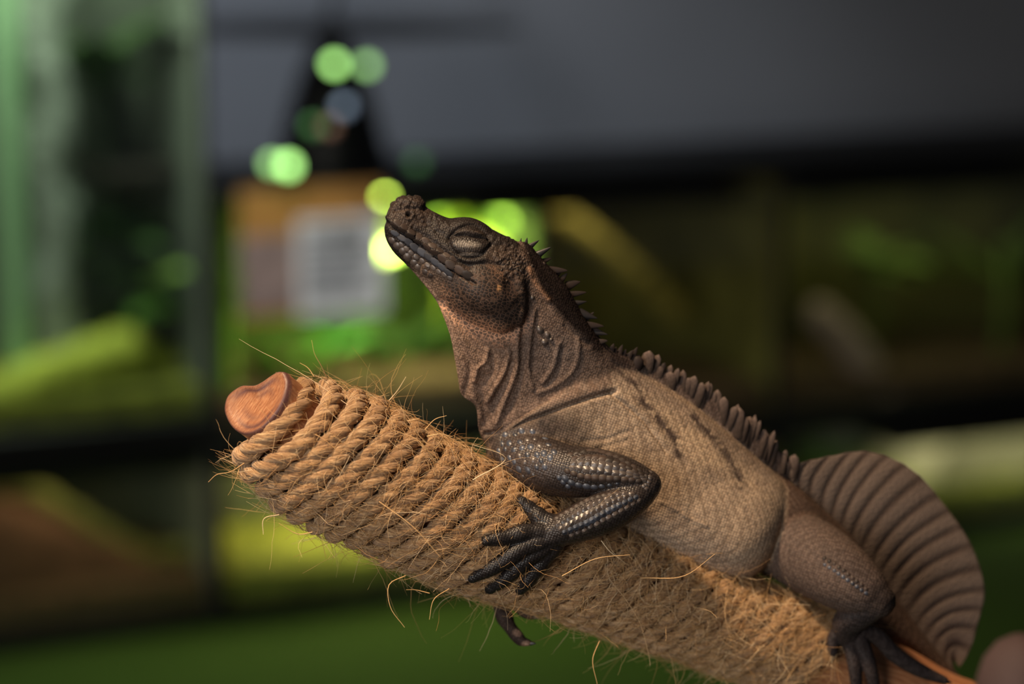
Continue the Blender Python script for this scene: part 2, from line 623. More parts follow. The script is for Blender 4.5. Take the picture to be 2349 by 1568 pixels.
G_olive = simple("olive_leaf", (0.11, 0.15, 0.03), 0.6, 0.3, 20)
ZF_L, ZF_M, ZF_R = zmidL + .05, zmidM + .05, zmidR + .05
plant("bright green leaves along the left edge of the sign tank", 512, 640, 0.06, 0.10, 9, G_bright, wide=.4, stem_down=stem_to(512, 640, .06, ZF_M))
plant("bright green leaf spray below the paper sign", 760, 800, 0.05, 0.06, 5, simple("emerald_leaf", (0.12, 0.40, 0.08), .4, .2), wide=.45, stem_down=stem_to(760, 800, .05, ZF_M))
plant("yellow-green leaves right behind the lizard's head", 1010, 560, 0.12, 0.085, 14, G_yel, wide=.42, stem_down=stem_to(1010, 560, .12, ZF_M))
plant("green leaves high in the sign tank above the lizard's brow", 1090, 500, 0.16, 0.075, 12, G_bright, wide=.42, stem_down=stem_to(1090, 500, .16, ZF_M))
plant("dark green leaves low in the sign tank behind the rope end", 640, 900, 0.16, 0.12, 10, G_mid, wide=.4, stem_down=stem_to(640, 900, .16, ZF_M))
plant("dark leaves low in the sign tank behind the lizard's throat", 930, 860, 0.2, 0.12, 9, G_dark, wide=.4, stem_down=stem_to(930, 860, .2, ZF_M))
plant("long green leaf blades at the right picture edge", 2300, 640, 0.08, 0.17, 7, G_olive, wide=.13, up=1.4, stem_down=stem_to(2300, 640, .08, ZF_R))
plant("soft green leaf clump in the right tank", 2010, 630, 0.1, 0.07, 12, G_olive, wide=.5, stem_down=stem_to(2010, 630, .1, ZF_R))
plant("dark climbing leaves beside the mossy trunk, upper group", 225, 190, 0.13, 0.09, 12, G_dark, wide=.5, stem_down=stem_to(215, 190, .08, ZF_L))
plant("dark climbing leaves beside the mossy trunk, lower group", 235, 560, 0.13, 0.085, 12, G_dark, wide=.5, stem_down=stem_to(225, 560, .10, ZF_L))
plant("green leaves in the left tank near the corner post", 400, 700, 0.16, 0.12, 10, G_mid, wide=.4, stem_down=stem_to(400, 700, .16, ZF_L))
plant("moss-green sprigs on the ground of the lower middle tank", 700, 1320, 0.08, 0.07, 12, G_yel, wide=.4, up=.6)
plant("olive sprigs beside the cave mound by the post", 560, 1330, 0.1, 0.06, 9, G_yel, wide=.4, up=.6)
plant("low green leaves in the lower right tank left of the stone ledge", 1880, 1080, 0.05, 0.07, 10, G_mid, wide=.45, up=.7, stem_down=stem_to(1880, 1080, .05, TABLE_Z + .05))


def bar(name, label, cat, a, b, w0, w1, r0, r1, m, bend=0.0, knots=0):
    s0, z0 = sz(*a, w0)
    s1, z1 = sz(*b, w1)
    p0, p1 = sh(s0, w0, z0), sh(s1, w1, z1)
    mid = (p0 + p1) / 2 + np.array([0, 0, bend])
    pts = catmull([p0, (p0 * .6 + p1 * .4) + np.array([0, 0, bend]), mid, p1], 26)
    rr = np.linspace(r0, r1, 26) * (1 + .12 * np.sin(np.arange(26) * 1.7))
    v, f = tube_mesh(pts, rr, 14)
    v = v + RNG.normal(0, r0 * .03, v.shape)
    o = obj(name, np_mesh(name, v, f), m, None, origin=p0)
    tagit(o, label, cat)
    return o


M_branch = simple("olive_branch_bark", (0.30, 0.22, 0.05), 0.8, 0.3, 30)
M_bark = simple("pinkish_bark", (0.30, 0.20, 0.165), 0.85, 0.3, 30)
M_yelbr = simple("mossy_yellow_branch", (0.52, 0.58, 0.08), 0.85, 0.3, 30)
M_trunk = simple("grey_mossy_trunk", (0.34, 0.38, 0.32), 0.95, 0.45, 60, bump=.5)
bar("dry_branch", "leaning olive brown branch behind the lizard's nape", "branch", (1285, 490), (1560, 720), .06, .10, .011, .013, M_branch, .004)
bar("bark_piece", "pale brown curved bark piece in the right tank", "bark", (1880, 720), (2030, 925), .05, .03, .017, .021, M_bark, .012)
bar("mossy_branch", "yellow-green mossy branch sloping in the left tank", "branch", (-90, 935), (300, 795), .03, .06, .018, .023, M_yelbr, .003)
bar("mossy_branch", "faint yellow-green branch joining the post behind the left tank", "branch", (310, 820), (478, 850), .10, .12, .014, .014, M_yelbr, .0)

o = bar("lit_strip_cane", "upright pale green cane added for a lit strip at the left end of the sign tank", "cane", (516, 985), (516, 440), .05, .05, .0085, .008, simple("pale_green_lit_strip", (0.36, 0.58, 0.14), .5, .2), 0.0)  # cane added, its pale green imitates a lit strip
# tank glass edge, caught green light put into its colour, and the mossy trunk next to it
k = NT("lit_glass_edge")
k.set(Base_Color=(0.38, 0.62, 0.34), Roughness=0.35)
s0, _ = sz(8, 500, .06)
s1, _ = sz(62, 500, .06)
o = shelf_box("glass_edge_column", s0, s1, 0.06, 0.09, zmidL + .051, zt + 0.37, k.m, bev=.005)
tagit(o, "upright glass edge coloured pale green for the light it catches at the left picture edge", "column")
s0, z0 = sz(126, 860, .10)
pts = np.array([sh(s0 + .006 * math.sin(i * 1.3), .10, zmidL + .05 + i * .025) for i in range(24)])
rr = np.array([.026 + .003 * math.sin(i * 2.1) for i in range(24)])
v, f = tube_mesh(pts, rr, 22)
th = np.arctan2(v[:, 1] - pts[0][1], v[:, 0] - pts[0][0])
v[:, :2] += (np.stack([np.cos(th), np.sin(th)], -1) * (.004 * np.sin(th * 7 + v[:, 2] * 40))[:, None])
o = obj("moss_covered_log", np_mesh("moss_covered_log", v, f), M_trunk, None, origin=pts[0])
tagit(o, "grey mossy log standing beside the pale green column", "log")

# dark cork ledge across the tall tank
s0, z1 = sz(235, 385, .08)
s1, _ = sz(484, 385, .08)
_, z0 = sz(300, 425, .08)
o = shelf_box("cork_ledge", s0, s1, .08, .20, z0, z1, simple("dark_cork", (.02, .017, .012), .95, .4, 50, bump=.5), bev=.006)
tagit(o, "dark cork ledge across the tall left tank", "ledge")
# brown cave mound with mossy rim in the lower left tank
M_mound = simple("red_brown_clay", (0.12, 0.055, 0.03), 0.9, 0.35, 25, bump=.4)
M_rim = simple("mossy_rim", (0.17, 0.17, 0.04), 0.95, 0.3, 40)
prof = [(-260, 1235), (-160, 1150), (-60, 1100), (40, 1095), (130, 1140), (220, 1195), (300, 1240), (370, 1285), (430, 1335), (470, 1400)]
pp = np.array([sz(x, y, .10) for x, y in prof])
mound = empty("cave_mound", sh(float(pp[4, 0]), .2, TABLE_Z + .05))
tagit(mound, "brown clay cave mound with mossy rim in lower left tank", "cave hide")
prs = catmull(pp, 40)
rows = []
for j, wv in enumerate(np.linspace(0, 1, 9)):
    w_ = .05 + .13 * wv
    hsc = math.sin(math.pi * (0.12 + .76 * wv)) ** .6
    for (a, b) in prs:
        rows.append(sh(a, w_, TABLE_Z + .05 + max(0.0, (b - TABLE_Z - .05) * hsc)))
v = np.array(rows)
v += RNG.normal(0, .0015, v.shape)
nb = len(v)
fr = [sh(a, .05, TABLE_Z + .05) for a, b in prs]
bk = [sh(a, .18, TABLE_Z + .05) for a, b in prs]
v = np.concatenate([fr, v, bk])
obj("mound_body", np_mesh("mound_body", v, grid_faces(11, 40)), M_mound, mound)
rim = np.array([sh(a, .075, max(b - .004, TABLE_Z + .062)) for a, b in prs])
v, f = tube_mesh(rim, .0085 + .002 * np.sin(np.arange(40) * 1.9), 10)
obj("moss_rim", np_mesh("moss_rim", v, f), M_rim, mound)

# khaki stone ledge, lower right tank
s0, z1 = sz(2115, 1010, .05)
s1, _ = sz(2480, 1010, .05)
_, z0 = sz(2200, 1135, .05)
ledge = empty("stone_ledge", sh((s0 + s1) / 2, .1, z0))
tagit(ledge, "khaki flat stone ledge in the lower right tank", "stone")
bm = bmesh.new()
bmesh.ops.create_cube(bm, size=1)
for v_ in bm.verts:
    top = v_.co.z > 0
    left = v_.co.x < 0
    v_.co = Vector(sh((s0 + (.045 if top else 0.0)) if left else s1, .05 if v_.co.y < 0 else .19, (z1 - (.0 if left else .0)) if top else z0))
bmesh.ops.subdivide_edges(bm, edges=bm.edges[:], cuts=4, use_grid_fill=True)
for v_ in bm.verts: v_.co += Vector(RNG.normal(0, .0012, 3))
me = bpy.data.meshes.new("slab")
bm.to_mesh(me)
bm.free()
obj("slab", me, M_khaki, ledge)
for (a, b) in ((s0 + .02, s0 + .07), (s1 - .09, s1 - .03)):
    shelf_box("support_stone", a, b, .08, .16, TABLE_Z + .05, z0 + .002, M_khaki, ledge, .006)

# post standing in for a near, unclear blurred shape, lower right corner
c0 = Pn([2345, 1560, -820])
M_post = simple("dusky_pink_stand_in", (0.085, 0.053, 0.047), 0.75, 0.2, 60)
rp = 105 * S * .86
prof = [(0.0005, rp * 1.02), (rp * .3, rp * .98), (rp * .6, rp * .8), (rp * .85, rp * .45), (rp * .98, 0), (rp * .95, -rp * .6), (rp * .8, -rp * 1.3), (rp * .62, -rp * 2.0),
        (rp * .58, -rp * 3), (rp * .6, TABLE_Z + .03 - c0[2]), (rp * 1.8, TABLE_Z + .02 - c0[2]), (rp * 1.9, TABLE_Z - c0[2]), (.0005, TABLE_Z - c0[2])]
post = empty("stand_in_post", (c0[0], c0[1], TABLE_Z))
tagit(post, "dusky pinkish rounded post standing in for an unclear blurred shape in the lower right corner", "post")
v, f = lathe(prof, c0, 36)
obj("post_body", np_mesh("post_body", v, f[:, ::-1]), M_post, post)
# ------------------------------------------------------------------ branch and rope (pixel-depth space)
AX = np.array([  # x, y, depth, outer radius
    (596, 962, 120, 112), (650, 996, 132, 146), (707, 1024, 148, 166), (892, 1116, 190, 166), (1060, 1200, 245, 157),
    (1255, 1268, 315, 143), (1400, 1324, 372, 136), (1550, 1380, 435, 130), (1747, 1456, 515, 121), (1980, 1544, 610, 110)], float)
AXS = catmull(AX, 1200)
ax_s = np.concatenate([[0], np.cumsum(np.linalg.norm(np.diff(AXS[:, :3], axis=0), axis=1))])
AX_LEN = ax_s[-1]
ax_t = unit(np.gradient(AXS[:, :3], axis=0))


def axis_at(s):
    p = np.stack([np.interp(s, ax_s, AXS[:, i]) for i in range(4)], -1)
    # straight continuation outside the range
    lo, hi = s < 0, s > AX_LEN
    p[lo, :3] += ax_t[0] * s[lo][:, None]
    p[hi, :3] += ax_t[-1] * (s[hi] - AX_LEN)[:, None]
    t = unit(np.stack([np.interp(s, ax_s, ax_t[:, i]) for i in range(3)], -1))
    up = np.array([0.0, -1.0, 0.0])
    e1 = unit(up - t * (t @ up)[:, None])
    e2 = np.cross(t, e1)
    e2 = np.where((e2[:, 2] > 0)[:, None], -e2, e2)
    return p[:, :3], p[:, 3], t, e1, e2


ROPE_R = 24.0
TURNS = 33.0
theta = np.linspace(-0.9, TURNS * 2 * math.pi, 9000)
# pitch shrinks with distance
pitch = lambda s: 50 - 12 * np.clip(s / AX_LEN, 0, 1)
sc_ = np.zeros_like(theta)
ss = 16.0
for i in range(1, len(theta)):
    ss += pitch(ss) * (theta[i] - theta[i - 1]) / (2 * math.pi)
    sc_[i] = ss
sc_[0] = 16.0
wob = np.interp(theta, np.arange(0, theta[-1] + 3, 2.3), RNG.normal(0, 3.0, len(np.arange(0, theta[-1] + 3, 2.3))))
tilt = 66 * np.clip((sc_ + 60) / 200, .45, 1)
s_pos = sc_ + tilt * np.cos(theta) + wob
p, R, t, e1, e2 = axis_at(np.clip(s_pos, -60, AX_LEN + 80))
shr = 1 - .22 * np.clip(sc_ / AX_LEN, 0, 1)
rope_r = ROPE_R * shr
wobR = np.interp(theta, np.arange(0, theta[-1] + 3, 1.7), RNG.normal(0, 2.2, len(np.arange(0, theta[-1] + 3, 1.7))))
rad = R - rope_r + wobR
ROPE_C = p + rad[:, None] * (np.cos(theta)[:, None] * e1 + np.sin(theta)[:, None] * e2)
# resample evenly
L = np.concatenate([[0], np.cumsum(np.linalg.norm(np.diff(ROPE_C, axis=0), axis=1))])
NS = int(L[-1] / 7.0)
u = np.linspace(0, L[-1], NS)
RC = np.stack([np.interp(u, L, ROPE_C[:, i]) for i in range(3)], -1)
RP = np.stack([np.interp(u, L, p[:, i]) for i in range(3)], -1)
RR = np.interp(u, L, rope_r)
RT = unit(np.gradient(RC, axis=0))
RN = unit(RC - RP)
RN = unit(RN - RT * np.sum(RN * RT, 1)[:, None])
RB = np.cross(RT, RN)

k = NT("jute_fibre")
uvn = k.n('ShaderNodeAttribute', attribute_name='ruv')
mp = k.n('ShaderNodeMapping')
mp.inputs['Scale'].default_value = (10, 0.03, 1)
k.l(uvn.outputs['Vector'], mp.inputs[0])
fib = k.noise(mp.outputs[0], 1.0, 5, 0.75)
mp2 = k.n('ShaderNodeMapping')
mp2.inputs['Scale'].default_value = (1.2, 0.012, 1)
k.l(uvn.outputs['Vector'], mp2.inputs[0])
big = k.noise(mp2.outputs[0], 1.0, 3, 0.6)
c1 = k.ramp(fib, [(0.36, (0.17, 0.088, 0.038)), (0.5, (0.50, 0.30, 0.14)), (0.64, (0.86, 0.62, 0.36))])
c2 = k.ramp(big, [(0.3, (0.72, 0.62, 0.52)), (0.7, (1.0, 0.97, 0.92))])
k.set(Base_Color=k.mix(1.0, c1, c2, 'MULTIPLY'), Roughness=0.62, Specular_IOR_Level=0.35,
      Normal=k.bump(fib, 1.0, 0.0006))
k.b.inputs['Sheen Weight'].default_value = 0.25
M_jute = k.m
k = NT("loose_jute_fibre")
att = k.n('ShaderNodeAttribute', attribute_name='tint')
k.set(Base_Color=k.ramp(att.outputs['Fac'], [(0, (0.42, 0.22, 0.085)), (0.6, (0.70, 0.44, 0.20)), (1, (0.85, 0.66, 0.42))]), Roughness=0.5, Specular_IOR_Level=0.4)
k.b.inputs['Subsurface Weight'].default_value = 0.0
M_fuzz = k.m

rope = empty("jute_rope", tuple(Pn(AX[3, :3])))
tagit(rope, "golden tan twisted jute rope wound tightly around the branch", "rope")
LAY = 132.0
NR = 12
strand_surf = []
for j in range(3):
    ph = 2 * math.pi * u / LAY + 2 * math.pi * j / 3
    off = RR * 0.50
    Cj = RC + off[:, None] * (np.cos(ph)[:, None] * RN + np.sin(ph)[:, None] * RB)
    Tj = unit(np.gradient(Cj, axis=0))
    n1 = unit(RN * np.cos(ph)[:, None] + RB * np.sin(ph)[:, None])
    n1 = unit(n1 - Tj * np.sum(n1 * Tj, 1)[:, None])
    n2 = np.cross(Tj, n1)
    th = np.linspace(0, 2 * math.pi, NR, endpoint=False)
    rs = RR * .545
    lump = 1 + .06 * np.interp(u, np.arange(0, u[-1] + 30, 23.0), RNG.normal(0, 1, len(np.arange(0, u[-1] + 30, 23.0))))
    V = Cj[:, None] + (rs * lump)[:, None, None] * (n1[:, None] * np.cos(th)[None, :, None] + n2[:, None] * np.sin(th)[None, :, None])
    V = V + RNG.normal(0, .5, V.shape)
    me = np_mesh("strand", Pn(V.reshape(-1, 3)), grid_faces(NS, NR, True))
    a = me.attributes.new('ruv', 'FLOAT_VECTOR', 'POINT')
    # fibres run at an angle around the strand: offset around-angle by the length
    uu = np.abs(((th[None, :] / (2 * math.pi) + 0 * u[:, None]) * 2) % 2 - 1) + j * 3.7
    vv = np.broadcast_to(u[:, None], uu.shape)
    a.data.foreach_set('vector', np.stack([uu, vv, np.zeros_like(uu)], -1).astype(np.float32).ravel())
    obj("strand", me, M_jute, rope)
    strand_surf.append((Cj, n1, n2, Tj, rs))


def fibres(starts, d0, lens, rads, curl, nseg=7, hug=None):
    """thin 3-sided hairs grown by a curved random walk (vectorised)"""
    n = len(starts)
    pts = [starts]
    d = unit(d0)
    bend = RNG.normal(0, 1, (n, 3)) * curl[:, None]
    for i in range(nseg):
        d = unit(d + bend / nseg + RNG.normal(0, .08, (n, 3)) * curl[:, None])
        pts.append(pts[-1] + d * (lens / nseg)[:, None])
    Pt = np.stack(pts, 1)                                   # n, nseg+1, 3
    if hug is not None:                                     # lay the hair down on the coil's outside
        c0, ax0, ro, amt = hug
        rel = Pt - c0[:, None]
        al = np.sum(rel * ax0[:, None], -1, keepdims=True) * ax0[:, None]
        rad_ = rel - al
        rl = np.linalg.norm(rad_, axis=-1, keepdims=True)
        tgt = rl + (ro[:, None, None] - rl) * amt[:, None, None]
        Pt = c0[:, None] + al + rad_ / np.maximum(rl, 1e-6) * tgt
    T = unit(np.gradient(Pt, axis=1))
    a = unit(np.cross(T, np.array([.3, .5, .8])))
    b = np.cross(T, a)
    tp = np.linspace(1, .35, nseg + 1)
    th = np.array([0, 2.094, 4.189])
    V = Pt[:, :, None] + (rads[:, None] * tp)[:, :, None, None] * (a[:, :, None] * np.cos(th)[None, None, :, None] + b[:, :, None] * np.sin(th)[None, None, :, None])
    gf = grid_faces(nseg + 1, 3, True)
    F = (gf[None] + (np.arange(n) * (nseg + 1) * 3)[:, None, None]).reshape(-1, 4)
    return V.reshape(-1, 3), F, np.repeat(RNG.random(n), (nseg + 1) * 3)


# short fuzz all over, longer strays
nf = 12500
i = (20 + (NS - 40) * RNG.random(nf) ** .75).astype(int)
rope_dir = RT[i] * RNG.choice([-1, 1], nf)[:, None]
ang = RNG.normal(0, .8, nf)
outd = RN[i] * np.cos(ang)[:, None] + RB[i] * np.sin(ang)[:, None]
st = RC[i] + outd * (RR[i] * 1.0)[:, None]
d0 = rope_dir * RNG.uniform(.1, 1.0, nf)[:, None] + outd * np.abs(RNG.normal(.10, .2, nf))[:, None] + RB[i] * RNG.normal(0, .45, nf)[:, None]
RAX = unit(np.stack([np.interp(u, L, t[:, q_]) for q_ in range(3)], -1))
RRO = np.interp(u, L, rad + rope_r)
ln = RNG.gamma(3.0, 18, nf) + 12
amt = np.where(RNG.random(nf) < .82, RNG.uniform(.6, .95, nf), RNG.uniform(0, .4, nf))
V1, F1, A1 = fibres(st, d0, ln, RNG.uniform(.3, .65, nf), RNG.uniform(.4, 1.9, nf), 5, (RP[i], RAX[i], RRO[i] + RNG.uniform(-1, 4, nf), amt))
nl = 620
i = RNG.integers(20, NS - 20, nl)
ang = RNG.normal(0, .8, nl)
outd = RN[i] * np.cos(ang)[:, None] + RB[i] * np.sin(ang)[:, None]
st = RC[i] + outd * (RR[i] * .9)[:, None]
d0 = RT[i] * RNG.normal(0, .8, nl)[:, None] + outd * RNG.uniform(.1, .6, nl)[:, None] + RB[i] * RNG.normal(0, .8, nl)[:, None]
ln = RNG.gamma(5, 16, nl) + 30
V2, F2, A2 = fibres(st, d0, ln, RNG.uniform(.4, .85, nl), RNG.uniform(.6, 2.8, nl), 9)
# individual strays seen in the photograph: start, way points
named = [[(752, 870, 60), (735, 835, 40), (722, 812, 30), (715, 780, 20)], [(720, 862, 60), (705, 842, 60), (688, 832, 60)],
         [(893, 918, 60), (912, 895, 40), (931, 864, 30)], [(560, 1062, 60), (525, 1083, 40), (497, 1088, 40), (478, 1105, 40)],
         [(935, 965, 60), (950, 962, 50), (962, 959, 50)], [(980, 1000, 70), (1010, 995, 60), (1038, 1001, 60)], [(975, 985, 70), (1000, 960, 60), (1024, 953, 60)],
         [(930, 1320, 60), (893, 1340, 40), (895, 1390, 40), (928, 1438, 40)], [(1030, 1350, 80), (995, 1375, 60), (985, 1420, 60)],
         [(985, 1360, 60), (950, 1352, 50), (932, 1352, 40)], [(640, 1180, 40), (605, 1190, 30), (604, 1225, 30)], [(716, 1220, 40), (690, 1225, 40), (640, 1200, 30)],
         [(1085, 1100, 60), (1160, 1050, 40), (1082, 1018, 30)], [(870, 1150, 0), (950, 1210, -20), (1010, 1277, -20)], [(700, 985, 0), (740, 1005, -10), (775, 1034, -10)],
         [(1290, 1320, 130), (1370, 1280, 100), (1445, 1272, 100)], [(1380, 1240, 160), (1400, 1265, 150), (1420, 1280, 150)], [(1470, 1325, 200), (1570, 1320, 190), (1640, 1270, 170)],
         [(1375, 1470, 250), (1360, 1510, 240), (1370, 1568, 240)], [(1000, 1060, 10), (960, 1010, -10), (900, 985, 0)]]
VV, FF, AA = [V1, V2], [F1, F2], [A1, A2]
for q in named:
    c = catmull(np.array(q, float), 14)
    v, f = tube_mesh(c, np.linspace(1.2, .55, 14), 4)
    VV.append(v)
    FF.append(f)
    AA.append(np.full(len(v), RNG.uniform(.4, 1)))
offs = np.cumsum([0] + [len(v) for v in VV[:-1]])
me = np_mesh("loose_fibres", Pn(np.concatenate(VV)), np.concatenate([f + o_ for f, o_ in zip(FF, offs)]))
me.attributes.new('tint', 'FLOAT', 'POINT').data.foreach_set('value', np.concatenate(AA).astype(np.float32))
tagit(obj("loose_fibres", me, M_fuzz, rope), kind="stuff")

# ------------------------------------------------------------------ the branch itself
k = NT("debarked_wood")
co = k.n('ShaderNodeAttribute', attribute_name='wco').outputs['Vector']
mp = k.n('ShaderNodeMapping')
mp.inputs['Scale'].default_value = (9, 9, 1.2)
k.l(co, mp.inputs[0])
n1_ = k.noise(mp.outputs[0], 1.5, 5, .6)
n2_ = k.noise(co, 14, 3, .6)
base = k.ramp(n1_, [(.28, (0.22, 0.075, 0.032)), (.5, (0.38, 0.165, 0.075)), (.75, (0.52, 0.28, 0.145))])
spots = k.ramp(n2_, [(.64, (0, 0, 0)), (.74, (1, 1, 1))])
base = k.mix(k.math('MULTIPLY', spots, .5), base, (0.72, 0.50, 0.34))
rim = k.n('ShaderNodeAttribute', attribute_name='rim')
rimn = k.math('MULTIPLY', rim.outputs['Fac'], k.ramp(k.noise(mp.outputs[0], 3.0, 3), [(.25, (.55, .55, .55)), (.5, (1, 1, 1))]))
base = k.mix(rimn, base, (0.10, 0.045, 0.045))
k.set(Base_Color=base, Roughness=0.38, Specular_IOR_Level=0.5, Normal=k.bump(n1_, .25, .0006))
k.b.inputs['Subsurface Weight'].default_value = 0.08
k.b.inputs['Subsurface Radius'].default_value = (0.002, 0.0008, 0.0004)
M_wood = k.m

branch = empty("wooden_branch")
# cut end: rim outline (image), its plane faces left and slightly to the viewer
rim_px = np.array([(650, 853), (657, 872), (654, 900), (641, 932), (619, 962), (593, 985), (565, 994), (540, 985), (522, 962), (515, 932), (522, 908), (540, 892),
                   (556, 884), (572, 884), (586, 883), (602, 875), (622, 861), (640, 852)], float)
cpx = np.array([590.0, 925.0])
adir = np.array([0.74, 0.42, 0.52])
adir /= np.linalg.norm(adir)
dep = 62 - ((rim_px[:, 0] - cpx[0]) * adir[0] + (rim_px[:, 1] - cpx[1]) * adir[1]) / adir[2] * 0.62
rimc = np.column_stack([rim_px, dep])
rimc = np.concatenate([rimc, rimc[:1]])
NB = 72
rimc = catmull(rimc, NB + 1)[:-1]
cen = rimc.mean(0)
rings, rimw = [], []


def put(ring, w_):
    rings.append(ring)
    rimw.append(np.full(NB, w_) if np.isscalar(w_) else w_)


ang = np.linspace(0, 2 * math.pi, NB, endpoint=False)
for (sc, dp, w_) in ((0.01, 13, 0.1), (.25, 13, .05), (.45, 11, .35), (.6, 8, .1), (.75, 5, .75), (.86, 2, .3), (.94, -1, .45), (1.0, 0.5, .95), (1.02, 5, 1.0), (1.025, 12, .9), (1.025, 18, .15)):
    jit = 1 + (.03 * np.sin(ang * 3 + sc * 9) if sc < .9 else 0)
    streak = np.clip(w_ * (1 + .7 * np.sin(ang * 2 + sc * 5)), 0, 1) if .3 < sc < .9 else np.full(NB, w_)
    put(cen + (rimc - cen) * (np.asarray(sc * jit)[..., None] if np.ndim(jit) else sc) + adir * dp, streak)
# sweep to the main axis
p_, R_, t_, e1_, e2_ = axis_at(np.array([95.0]))
circ_c = p_[0]
# match the start angle of the circle to the rim
for q in np.linspace(0.1, 1, 9):
    w1 = 1 - (1 - q) ** 1.3
    Lq = 20 + 150 * q
    cq = (cen + adir * Lq) * (1 - q) + (circ_c) * q
    rel = rimc - cen
    tq = unit(adir * (1 - q) + t_[0] * q)
    rel = rel - np.outer(rel @ tq, tq)
    rn = np.linalg.norm(rel, axis=1)
    tgt = 92 + 20 * q
    rr_ = rn * 1.02 * (1 - q) + tgt * q
    put(cq + rel / rn[:, None] * rr_[:, None], .02)
last_rel = rel / rn[:, None]
V = [Pn(r) for r in rings]
# along the axis under the rope, then straight down to the table
for s_ in np.linspace(150, AX_LEN + 260, 40):
    p_, R_, t_, e1_, e2_ = axis_at(np.array([s_]))
    rel = last_rel - np.outer(last_rel @ t_[0], t_[0])
    rel = unit(rel)
    rw = R_[0] - 2 * ROPE_R * (1 - .22 * min(1, s_ / AX_LEN)) + 3
    if s_ > AX_LEN: rw = rw + 6 + 8 * math.sin(s_ * .02)
    V.append(Pn(p_[0] + rel * (rw * (1 + .03 * np.sin(3 * ang + s_ * .01)))[:, None]))
    rimw.append(np.zeros(NB))
c_last = V[-1].mean(0)
dirw = unit((V[-1].mean(0) - V[-4].mean(0))[None])[0]
relw = V[-1] - c_last
down = (TABLE_Z - 0.003 - c_last[2]) / dirw[2]
for q in np.linspace(.08, 1, 12):
    V.append(c_last + dirw * down * q + relw * (1 - .15 * q + .05 * math.sin(q * 17)))
    rimw.append(np.zeros(NB))
foot = V[-1].mean(0)
# flatten the foot onto the mat
V[-1][:, 2] = np.maximum(V[-1][:, 2], TABLE_Z - .0005)
nr = len(V)
AV = np.concatenate(V)
Fq = grid_faces(nr, NB, True)
cap = np.array([[(nr - 1) * NB + a, (nr - 1) * NB + (a + 1) % NB, nr * NB] for a in range(NB)])
AV = np.concatenate([AV, foot[None]])
me = np_mesh("branch_wood", AV, [Fq, cap])
ra = np.concatenate(rimw + [np.zeros(1)])
me.attributes.new('rim', 'FLOAT', 'POINT').data.foreach_set('value', ra.astype(np.float32))
wc = np.concatenate([np.column_stack([np.cos(ang), np.sin(ang), np.full(NB, i * .35)]) for i in range(nr)] + [np.zeros((1, 3))])
# on the cut face let the streaks follow the image-plane shape instead
for i in range(8):
    rr_ = rings[i]
    wc[i * NB:(i + 1) * NB] = np.column_stack([(rr_[:, 0] * .8 + rr_[:, 1] * .6) / 40, rr_[:, 2] / 60, (rr_[:, 1] * .8 - rr_[:, 0] * .6) / 40])
me.attributes.new('wco', 'FLOAT_VECTOR', 'POINT').data.foreach_set('vector', wc.astype(np.float32).ravel())
branch.location = tuple(foot)
obj("branch_wood", me, M_wood, branch)
tagit(branch, "debarked orange-brown branch with a smooth notched cut end", "branch")
# ------------------------------------------------------------------ the lizard (pixel-depth space, then mapped to world)
def rope_front(x, y):
    q = np.hypot(AXS[:, 0] - x, AXS[:, 1] - y)
    i_ = int(np.argmin(q))
    R_ = AXS[i_, 3]
    return AXS[i_, 2] - math.sqrt(max(R_ * R_ - min(q[i_], R_) ** 2, 0.0))


def loft(rows, ns, nt=72, p=0.92):
    """closed loft: rows = Tx,Ty,Bx,By,depth,halfwidth,ktop,kbottom"""
    r = catmull(np.array(rows, float), ns)
    T = np.column_stack([r[:, 0], r[:, 1], r[:, 4]])
    B = np.column_stack([r[:, 2], r[:, 3], r[:, 4]])
    C = (T + B) / 2
    upv = (T - B) / 2
    axd = unit(np.gradient(C, axis=0))
    lat = unit(np.cross(axd, unit(upv)))
    lat = np.where((lat[:, 2] > 0)[:, None], -lat, lat)
    # keep it mostly in depth so that the outlines stay
    lat = unit(lat * np.array([.5, .5, 1.0]))
    th = np.linspace(0, 2 * math.pi, nt, endpoint=False)
    cv, sv = np.cos(th), np.sin(th)
    shp = r[:, 7:8] + (r[:, 6:7] - r[:, 7:8]) * (cv[None] + 1) / 2
    wv = r[:, 5:6] * shp * np.sign(sv) * np.abs(sv) ** p
    V = C[:, None] + upv[:, None] * cv[None, :, None] + lat[:, None] * wv[..., None]
    n = ns * nt
    V = np.concatenate([V.reshape(-1, 3), C[:1], C[-1:]])
    F = grid_faces(ns, nt, True)
    j = np.arange(nt)
    cap0 = np.stack([np.full(nt, n), (j + 1) % nt, j], -1)
    cap1 = np.stack([np.full(nt, n + 1), (ns - 1) * nt + j, (ns - 1) * nt + (j + 1) % nt], -1)
    return V, F, np.concatenate([cap0, cap1])


parts = []          # (verts, quads, tris, id)


def add_loft(rows, ns, pid, nt=72, p=.92):
    V, F, T3 = loft(rows, ns, nt, p)
    parts.append((V, F, T3, pid))


def add_tube(rows, pid, n=24, k=26, knuckle=0.0):
    r = catmull(np.array(rows, float), k)
    rad = r[:, 3]
    if knuckle: rad = rad * (1 + knuckle * np.sin(np.linspace(0, 3 * 2 * math.pi, k) - 1))
    V, F = tube_mesh(r[:, :3], rad, n)
    parts.append((V, F, np.zeros((0, 3), int), pid))
    return r


